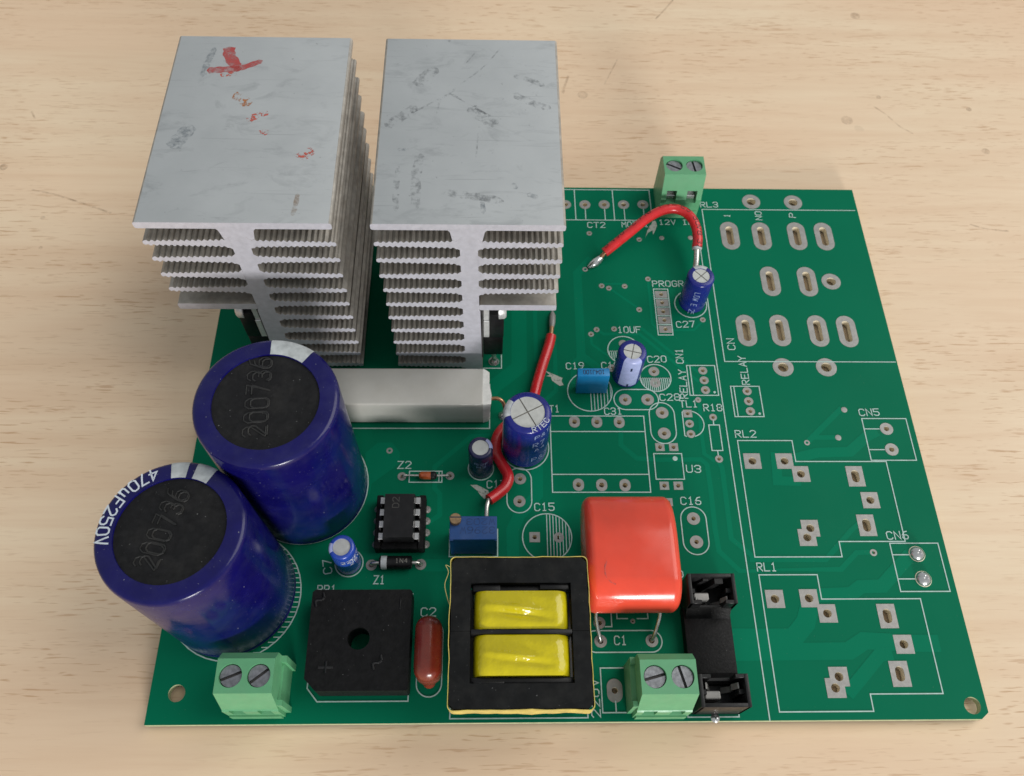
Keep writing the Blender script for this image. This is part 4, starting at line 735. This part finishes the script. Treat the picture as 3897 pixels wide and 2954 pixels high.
# ---------------------------------------------------------------- transformer
tf = link('transformer', None, root, (0, 0, 0), label='square black ferrite transformer with two yellow taped windings')
X0, X1, Y0, Y1, ZT, ZB = 57.65, 82.4, -.15, 26.2, 18.4, 14.6
wx0, wx1, wy0, wy1 = 61.15, 79.35, 4.0, 21.6; ym = 12.9
for a, c, hh in ((Y0, ym - .03, 0), (ym + .03, Y1, 1)):
    if hh == 0: pts = [(X0, c), (X0, a + .8), (X0 + .8, a), (X1 - .8, a), (X1, a + .8), (X1, c), (wx1, c), (wx1, wy0), (wx0, wy0), (wx0, c)]
    else: pts = [(X1, a), (X1, c - .8), (X1 - .8, c), (X0 + .8, c), (X0, c - .8), (X0, a), (wx0, a), (wx0, wy1), (wx1, wy1), (wx1, a)]
    q = MB(); q.prism(pts, 'z', ZB, ZT); q.build('core_half', 'ferrite', tf)
ring = rrect(X0 - .16, X1 + .16, Y0 - .2, Y1 + .16, .9, 4); q = MB(); n = len(ring); v = []
dens = []
for i in range(n):
    a, c = ring[i], ring[(i + 1) % n]; k = max(1, int(math.hypot(c[0] - a[0], c[1] - a[1]) / 1.2))
    dens += [(a[0] + (c[0] - a[0]) * j / k, a[1] + (c[1] - a[1]) * j / k) for j in range(k)]
n = len(dens); cx, cy = (X0 + X1) / 2, (Y0 + Y1) / 2; rnd = random.Random(11)
for lvl, zz in enumerate((ZB - .3, ZB + 2, ZT + .05)):
    for i, (a, c) in enumerate(dens):
        w = .24 * mnoise.noise((a * .3, c * .3, lvl * 3.0)) + (.10 if lvl == 2 else .06)
        dx, dy = (a - cx) / 13, (c - cy) / 13
        v.append((a + dx * w, c + dy * w, zz + (.14 * mnoise.noise((a * .6, c * .6, 5)) if lvl != 1 else 0)))
for i, (a, c) in enumerate(dens):           # inner side of the tape edge
    p = v[2 * n + i]; v.append((p[0] - (a - cx) / 13 * .13, p[1] - (c - cy) / 13 * .13, p[2]))
q.add(v, [(i + k * n, (i + 1) % n + k * n, (i + 1) % n + (k + 1) * n, i + (k + 1) * n) for k in (0, 1, 2) for i in range(n)]); q.build('edge_tape', 'band', tf, smooth=50)
q = MB(); q.rbox(wx0 + .15, wx1 - .15, 20.3, 21.35, 3, 16.9, .15, 2)
q.rbox(wx0 + .35, wx0 + 5.4, 20.2, 21.5, 16.5, 17.5, .2, 2); q.rbox(wx1 - 5.6, wx1 - .3, 20.5, 21.5, 16.5, 17.8, .2, 2); q.build('bobbin_flange', 'black', tf, smooth=40)
q = MB(); q.rbox(wx0 + .15, wx1 - .15, 4.2, 5.2, 3, 17.3, .2, 2); q.rbox(wx0 + .6, wx0 + 6, 4.05, 4.5, 15, 17.6, .15, 2); q.build('bobbin_flange', 'black', tf, smooth=40)
q = MB(); q.rbox(wx0 + .1, wx1 - .1, 12.35, 13.2, 3, 18.7, .2, 2); q.build('bobbin_divider', 'black', tf, smooth=40)
q = MB(); q.rbox(58.5, 81.2, 1.6, 24.2, .4, 4.5, .3, 2); q.build('bobbin_base', 'black', tf, smooth=40)
def winding(y0, y1, seed):
    q = MB(); nx, ny = 44, 30; xa, xb = wx0 + .55, wx1 - .5; v = []
    for i in range(nx + 1):
        u = i / nx
        for j in range(ny + 1):
            w = j / ny; x = xa + (xb - xa) * u; y = y0 + (y1 - y0) * w
            ed = min(u, 1 - u) * (xb - xa); r = 2.6; z = 18.9 - (r - math.sqrt(max(0, r * r - (r - min(ed, r)) ** 2)) if ed < r else 0) * 1.0
            z -= .5 * abs(2 * w - 1) ** 4
            z += .85 * math.exp(-((w - (.62 - .30 * u + .05 * math.sin(seed))) / .105) ** 2) * math.sin(PI * min(1, u * 1.25)) ** 2   # fold across the tape
            z -= .55 * math.exp(-((w - (.50 - .30 * u)) / .09) ** 2) * math.sin(PI * u) ** 2
            z += .07 * mnoise.noise((x * .22, y * .4, seed))
            v.append((x, y, z))
    m = ny + 1; fs = [(i * m + j, (i + 1) * m + j, (i + 1) * m + j + 1, i * m + j + 1) for i in range(nx) for j in range(ny)]
    k = len(v); top = k
    bnd = [j for j in range(m)][::-1] + [i * m for i in range(1, nx + 1)] + [nx * m + j for j in range(1, m)] + [i * m + ny for i in range(nx - 1, 0, -1)]
    v += [(v[i][0], v[i][1], 5.0) for i in bnd]; nb = len(bnd)
    fs += [(bnd[(i + 1) % nb], bnd[i], k + i, k + (i + 1) % nb) for i in range(nb)] + [tuple(range(k, k + nb))]
    q.add(v, fs); return q.build('taped_winding', 'yellow', tf, smooth=55)
winding(13.3, 20.1, 1.0); winding(5.3, 12.25, 4.0)
for x in (60, 65, 70, 75, 80):
    for y in (2.6, 23.2):
        q = MB(); q.cyl(.4, TZ + .01, .45, 8); q.build('pin', 'lead', tf, (x, y, 0))
q = MB(); q.tube(smooth_path([(57.3, 24.6, 18.3), (56.5, 24.9, 18.3), (57.0, 23.6, 18.2), (56.4, 21.4, 18.0), (56.9, 19.0, 18.0), (57.3, 17.8, 18.0)]), .07, 5); q.build('loose_thread', 'thread', tf)

# ---------------------------------------------------------------- large red film capacitor C1
rc = link('film_capacitor', None, root, (0, 0, 0), label='fat glossy red film capacitor lying on its side beside the transformer')
def oval_body(x0, x1, yf, yb, zc, r, rr):
    """oval section in y,z swept along x with rounded ends"""
    ns = 40; sec = []; ym_ = (yf + yb) / 2; ha = (yb - yf) / 2 + r
    for k in range(ns):
        a = PI / 2 + 2 * PI * k / ns; ca, sa = math.cos(a), math.sin(a)
        # half round towards the leads, long ellipse towards the far end
        sec.append((yf, r, ca, sa) if ca < 0 else (yf + (yb + r - yf) * .38, (yb + r - yf) * .62, ca, sa))
    v = []
    left = [(x0 + rr - rr * math.sin(PI / 2 * (1 - k / 8)), 1.2 * (rr - rr * math.cos(PI / 2 * (1 - k / 8)))) for k in range(9)]
    right = [(x1 - (a - x0), c) for a, c in left[::-1]]
    secs = left + right; n = len(sec)
    for x, ins in secs:
        for y_, ry_, a, c in sec: v.append((x, y_ + (ry_ - ins) * a, zc + (r - ins) * c))
    fs = [(i * n + k, i * n + (k + 1) % n, (i + 1) * n + (k + 1) % n, (i + 1) * n + k) for i in range(len(secs) - 1) for k in range(n)]
    fs = [t[::-1] for t in fs] + [tuple(range(n)), tuple((len(secs) - 1) * n + k for k in range(n))[::-1]]
    return v, fs
q = MB(); v, f = oval_body(83.0, 101.0, 24.6, 35.4, 9.3, 6.2, 1.9); q.add(v, f)
q.lathe([(.75, 2.6), (.85, 3.6), (1.0, 5.4)], 12, 0, Matrix.Translation((98.2, 20.6, 0))); q.lathe([(.75, 2.6), (.85, 3.6), (1.0, 5.4)], 12, 0, Matrix.Translation((85.6, 20.6, 0)))
q.build('dipped_body', 'red', rc, smooth=60)
q = MB(); q.tube(smooth_path([(98.2, 20.3, 3.4), (98.2, 19.2, 2.8), (97.6, 17.2, 1.8), (96.85, 15.3, .5), (96.75, 15.05, -2.6)]), .4, 10); q.build('lead', 'lead', rc, smooth=60)
q = MB(); q.tube(smooth_path([(85.6, 20.3, 3.6), (85.5, 19.0, 3.0), (85.9, 17.0, 1.8), (86.5, 15.2, .4), (86.56, 15.0, -2.6)]), .4, 10); q.build('lead', 'lead', rc, smooth=60)
q = MB(); q.tube(smooth_path([(86.6, 26.5, 15.43), (86.2, 25.2, 15.40), (86.3, 23.8, 15.38), (87.0, 22.8, 15.18), (88.1, 22.2, 15.0)]), .16, 6); q.build('scuff_mark', 'smudge', rc)

# ---------------------------------------------------------------- empty fuse holder
fh = link('fuse_holder', None, root, (0, 0, 0), label='empty black fuse holder with two open clip ends')
q = MB(); q.rbox(102.9, 112.3, 6.2, 21.0, .05, 2.9, .3, 2); q.prism([(6.9, 2.8), (8.4, 2.8), (6.9, 4.6)], 'x', 103.2, 112.0); q.prism([(18.6, 2.8), (20.3, 2.8), (20.3, 5.5)], 'x', 103.2, 112.0); q.build('base', 'matte', fh, smooth=40)
for y0, y1, sg in ((1.2, 7.1, 1), (20.1, 26.0, -1)):
    x0, x1 = 103.1, 112.4; w = .75; q = MB()
    q.rbox(x0, x0 + w, y0, y1, .05, 9.0, .12, 2); q.rbox(x1 - w, x1, y0, y1, .05, 9.0, .12, 2)
    a, c = (y0, y0 + w) if sg > 0 else (y1 - w, y1)
    q.rbox(x0 + .02, x1 - .02, a, c, .05, 8.97, .12, 2)
    a, c = (y1 - w, y1) if sg > 0 else (y0, y0 + w)      # inner wall, cut low in the middle to let the fuse in
    q.rbox(x0 + .02, x0 + 2.4, a, c, .05, 8.94, .1, 1); q.rbox(x1 - 2.4, x1 - .02, a, c, .05, 8.94, .1, 1); q.rbox(x0 + 2.3, x1 - 2.3, a + .03, c - .03, .05, 5.2, .1, 1)
    q.box(x0 + .3, x1 - .3, y0 + .3, y1 - .3, .04, 1.2)
    q.rbox(x0 + .5, x0 + 1.7, (y0 + y1) / 2 - .5, (y0 + y1) / 2 + .5, 1, 7.2, .1, 1); q.rbox(x1 - 1.7, x1 - .5, (y0 + y1) / 2 - .5, (y0 + y1) / 2 + .5, 1, 7.4, .1, 1)
    if sg < 0: q.prism([(x0 + .4, 1), (x0 + 1.2, 1), (x0 + 4.2, 8.3), (x0 + 3.2, 8.3)], 'y', y1 - 1.3, y1 - .7); q.prism([(x0 + 3.4, 1), (x0 + 4.2, 1), (x0 + 7.0, 8.4), (x0 + 5.4, 8.4)], 'y', y1 - 1.9, y1 - .8)
    q.build('clip_housing', 'black', fh, smooth=40)
    q = MB(); m_ = (y0 + y1) / 2
    q.rbox(x0 + 1.4, x0 + 4.4, m_ - (1.2 if sg > 0 else 1.6), m_ + (.3 if sg > 0 else -.2), 1.2, 6.6 if sg > 0 else 6.6, .25, 2)
    for s2 in (-1, 1):
        P = [((x0 + x1) / 2 + s2 * 1.1, 1.3), ((x0 + x1) / 2 + s2 * 2.5, 3.0), ((x0 + x1) / 2 + s2 * 2.3, 5.0), ((x0 + x1) / 2 + s2 * 3.0, 7.0)]
        for (a, c), (d_, e_) in zip(P, P[1:]):
            ya, yb2 = (m_ + .6, m_ + 1.7) if sg > 0 else (m_ - 1.9, m_ - 1.0)
            q.add([(a, ya, c), (a, yb2, c), (d_, yb2, e_), (d_, ya, e_), (a + .25, ya, c), (a + .25, yb2, c), (d_ + .25, yb2, e_), (d_ + .25, ya, e_)], [(0, 1, 2, 3), (7, 6, 5, 4), (0, 4, 5, 1), (3, 2, 6, 7), (0, 3, 7, 4), (1, 5, 6, 2)])
    q.build('fuse_clip', 'tin', fh)
    q = MB(); q.cyl(.6, TZ + .01, 1.3, 8); q.build('pin', 'lead', fh, (107.7, m_, 0))
q = MB(); q.lathe([(.9, .02), (.7, .3), (.2, .45)], 12); q.build('solder_joint', 'solder', fh, (107.6, .55, 0), smooth=60)

# ---------------------------------------------------------------- chip in its socket
ic = link('chip_socket', None, root, (46.1, 38.8, 0), label='black eight pin chip plugged into a socket')
q = MB()
q.rbox(-5.1, -3.75, -5.8, 5.75, .4, 3.5, .15, 1); q.rbox(3.75, 5.1, -5.8, 5.75, .4, 3.5, .15, 1); q.rbox(-3.8, 3.8, -5.78, -4.2, .4, 3.0, .15, 1); q.rbox(-3.8, 3.8, 4.4, 5.7, .4, 3.0, .15, 1); q.box(-3.8, 3.8, -4.3, 4.5, .4, 1.2)
for y in (-2.5, 0.05, 2.6): q.box(-4.9, -3.0, y - .35, y + .35, 1, 3.45); q.box(3.0, 4.9, y - .35, y + .35, 1, 3.45)
q.build('socket_frame', 'matte', ic)
q = MB(); q.prism([(-3.05, 3.7), (3.05, 3.7), (3.2, 5.3), (3.0, 6.95), (-3.0, 6.95), (-3.2, 5.3)], 'y', -4.65, 4.65); q.build('chip_body', 'black', ic)
q = MB(); flat_text(q, 'D2', (-.1, 1.7), (-.1, 3.9), 1.3, .16, 6.96); q.build('printed_text', 'greyink', ic, label='faint grey marking')
for s in (-1, 1):
    for k in range(4):
        y = -3.85 + 2.55 * k; q = MB()
        q.rbox(*sorted((s * 3.15, s * 4.1)), y - .7, y + .7, 5.15, 5.45, .08, 1); q.rbox(*sorted((s * 3.85, s * 4.12)), y - .7, y + .7, 3.4, 5.4, .08, 1); q.rbox(*sorted((s * 3.85, s * 4.1)), y - .28, y + .28, 1.0, 3.5, .05, 1)
        q.build('pin', 'steel', ic)
        q = MB(); q.lathe([(.85, .03), (.75, .3), (.4, .55), (.3, .5)], 12); q.cyl(.3, TZ + .02, .5, 8); q.build('solder_joint', 'tin', ic, (s * 5.15, y, 0), smooth=60)

# ---------------------------------------------------------------- multi-turn trimmer
tp = link('trimmer', None, root, (56.6, 32.6, 0), label='blue multi-turn trimmer with a brass screw at its corner')
q = MB(); q.rbox(0, 9.4, 0, 4.9, .9, 10.0, .12, 1); q.box(.02, .9, .02, 4.88, .03, .95); q.box(8.5, 9.38, .02, 4.88, .03, .95)
q.box(.05, .75, -.14, .005, 1.0, 9.9); q.box(9.0, 9.35, -.14, .005, 1.0, 9.7)
q.build('body', 'trimblue', tp)
q = MB(); q.lathe([(1.15, 9.9), (1.15, 11.0), (1.05, 11.1), (.001, 11.1)], 20, 0); q.box(-1.18, 1.18, .12, .42, 11.05, 11.13, 1); q.build('adjusting_screw', ['brass', 'slot'], tp, (1.15, 4.0, 0), smooth=40)
q = MB(); flat_text(q, 'W203', (8.9, 4.3), (3.4, 4.3), -1.2 * -1, .16, 10.02); flat_text(q, '3296W', (8.9, 2.6), (2.2, 2.6), 1.3, .16, 10.02); q.build('printed_text', 'faintink', tp, label='faint dark print, upside down')
for x in (2.1, 4.65, 7.2):
    q = MB(); q.cyl(.3, TZ + .02, 1.0, 8); q.build('lead', 'lead', tp, (x, 2.5, 0))

# ---------------------------------------------------------------- blue film capacitor C19
fb = link('film_capacitor', None, root, (84.1, 70.55, 0), rot=(0, math.radians(-1.5), math.radians(-.6)), label='small light blue box capacitor marked 104J100')
q = MB(); q.rbox(0, 7.1, 0, 2.1, .25, 8.3, .2, 2); q.build('box_body', 'filmblue', fb, smooth=40)
q = MB(); flat_text(q, '104J100', (5.9, 1.55), (1.3, 1.55), 1.0, .13, 8.33); q.build('printed_text', 'inkblue', fb, label='dark print 104J100, upside down')
for x in (1.0, 6.0):
    q = MB(); q.cyl(.3, TZ + .1, .4, 8); q.build('lead', 'lead', fb, (x, 1.0, 0))

# ---------------------------------------------------------------- diodes
def rotx(x, y, z): return Matrix.Translation((x, y, z)) @ Matrix.Rotation(PI / 2, 4, 'Y')
z1 = link('diode', None, root, (45.4, 30.6, 0), label='thick black diode with a pale band in front of the chip')
q = MB(); q.lathe([(.4, -3.4), (1.15, -3.3), (1.35, -3.1), (1.35, 3.1), (1.15, 3.3), (.4, 3.4)], 24, 0, rotx(0, 0, 1.6)); q.build('moulded_body', 'black', z1, smooth=40)
q = MB(); q.lathe([(1.37, -2.9), (1.38, -2.85), (1.38, -1.75), (1.37, -1.7)], 24, 0, rotx(0, 0, 1.6)); q.build('cathode_band', 'stripe', z1, smooth=40)
q = MB(); wl = []
for i, ch in enumerate('1N4'): 
    for pl in GL[ch]: q.ribbon3([(.1 + i * .9 + a * .15, -.45 + c * .15, 1.6 + math.sqrt(max(0, 1.38 ** 2 - (-.45 + c * .15) ** 2))) for a, c in dense(pl)], [(0, 0, 1)] * len(dense(pl)), .12)
q.build('printed_text', 'groove', z1, label='faint grey print')
for s in (-1, 1):
    q = MB(); q.tube(smooth_path([(s * 3.2, 0, 1.6), (s * 4.3, 0, 1.5), (s * 4.95, 0, .8), (s * 5.0, 0, -2.6)]), .4, 8); q.build('lead', 'lead', z1, smooth=60)
z2 = link('diode', None, root, (50.7, 50.05, 0), label='tiny orange glass diode inside the printed box Z2')
q = MB(); q.lathe([(.25, -1.95), (.75, -1.7), (.85, -1.3), (.85, 1.3), (.75, 1.7), (.25, 1.95)], 20, 0, rotx(.5, 0, .95)); q.build('glass_body', 'glass', z2, smooth=50)
q = MB(); q.lathe([(.87, .65), (.88, .7), (.88, 1.35), (.8, 1.7), (.3, 1.97)], 20, 0, rotx(.5, 0, .95)); q.build('cathode_band', 'black', z2, smooth=50)
q = MB(); q.tube(smooth_path([(-1.3, 0, .95), (-3.8, 0, .95), (-4.9, 0, .7), (-5.15, 0, -2.4)]), .26, 8); q.build('lead', 'lead', z2, smooth=60)
q = MB(); q.tube(smooth_path([(2.4, 0, .95), (4.0, 0, .95), (4.9, 0, .7), (5.15, 0, -2.4)]), .26, 8); q.build('lead', 'lead', z2, smooth=60)

# ---------------------------------------------------------------- red jumper wires
def tube_print(name, path, r, parent, text, start, side_, size):
    """small letters on a wire"""
    st, W = strokes(text); L = [0.0]
    for a, c in zip(path, path[1:]): L.append(L[-1] + (c - a).length)
    def at(s):
        for i in range(len(path) - 1):
            if L[i + 1] >= s: return path[i].lerp(path[i + 1], (s - L[i]) / max(1e-6, L[i + 1] - L[i])), (path[i + 1] - path[i]).normalized()
        return path[-1], (path[-1] - path[-2]).normalized()
    q = MB()
    for pl in st:
        pts = []; ns = []
        for u, w in dense(pl):
            p, tg = at(start + u * size / 4); nb = Vector((0, 0, 1)).cross(tg).normalized(); up = tg.cross(nb).normalized()
            a = side_ + (w - 3) / 6 * size * 1.3 / r; nn = up * math.cos(a) + nb * math.sin(a)
            pts.append(p + nn * (r + .02)); ns.append(nn)
        q.ribbon3(pts, ns, .16)
    q.build(name, 'ink', parent)
wa = link('jumper_wire', None, root, (0, 0, 0), label='red jumper wire arching in front of the rear terminal to the small capacitor')
pa = smooth_path([(92.9, 109.3, 2.3), (95.2, 110.8, 3.4), (99.2, 113.6, 5.0), (103.4, 116.6, 6.6), (107.5, 118.6, 7.4), (110.8, 119.0, 7.4), (113.6, 117.6, 7.2), (115.2, 114.6, 6.8), (115.6, 111.2, 6.0), (115.3, 108.6, 5.2)], 8)
q = MB(); q.tube(pa, 1.22, 14); q.build('insulation', 'wire', wa, smooth=60)
for s0, tx_ in ((.8, '5'), (3.0, 'V'), (4.3, '90'), (9.5, 'C'), (12.0, 'FR'), (14.0, '8'), (17.5, 'PVC'), (22.5, 'E5'), (26.5, '30'), (29.0, 'V8'), (32.5, '32')):
    tube_print('printed_text', pa, 1.22, wa, tx_, s0, .75 if s0 < 20 else .35, 1.0)
q = MB(); q.tube(smooth_path([(93.3, 109.6, 2.4), (92.2, 108.6, 1.6), (91.0, 107.6, .8)]), .55, 8); q.build('copper_end', 'copper', wa, smooth=60)
q = MB(); q.tube([(92.2, 108.6, 1.2), (91.5, 108.0, .9), (90.7, 107.4, .7), (89.8, 106.8, .5), (88.9, 106.3, .12)], [.75, 1.0, 1.1, .9, .45], 12); q.build('solder_joint', 'solder', wa, smooth=60)
q = MB(); q.tube([pa[-1] + Vector((0, .02, .0)), pa[-1] + Vector((-.03, -.35, -.1))], [1.26, 1.16], 14); q.build('insulation_end', 'stripe', wa, smooth=40)
q = MB(); q.tube(smooth_path([(115.3, 108.5, 5.1), (115.0, 105.5, 4.2), (114.6, 102.8, 2.8), (114.3, 100.9, 1.6), (114.2, 100.0, .3)]), .72, 12); q.build('tinned_end', 'lead', wa, smooth=60)
wb = link('jumper_wire', None, root, (0, 0, 0), label='red jumper wire winding past the medium blue capacitor to the trimmer')
pb = smooth_path([(78.9, 85.4, 1.3), (78.2, 82.4, 1.4), (76.7, 77.6, 1.4), (75.3, 72.5, 1.5), (74.2, 68.3, 1.5), (72.0, 64.2, 1.5), (68.4, 62.0, 1.5), (66.2, 59.0, 1.5), (65.9, 55.4, 1.5), (67.2, 52.4, 1.6), (68.5, 49.6, 1.7), (67.9, 47.2, 1.8), (66.2, 45.4, 2.0), (64.4, 43.9, 2.4)], 7)
q = MB(); q.tube(pb, 1.22, 14); q.build('insulation', 'wire', wb, smooth=60)
q = MB(); q.tube([(78.8, 85.2, 1.3), (79.1, 87.6, 1.1), (79.2, 88.6, .9)], .55, 8); q.build('copper_end', 'copper', wb, smooth=60)
q = MB(); q.tube([(79.15, 88.0, .95), (79.3, 89.6, .75), (79.5, 91.6, .6), (79.5, 93.0, .3)], [.6, .8, .75, .3], 10); q.build('solder_joint', 'tin', wb, smooth=60)
q = MB(); q.tube(smooth_path([(64.4, 44.0, 2.4), (63.95, 42.4, 2.4), (63.85, 40.4, 1.8), (63.8, 38.4, .9), (63.8, 37.6, .2)]), .5, 10); q.build('tinned_end', 'lead', wb, smooth=60)
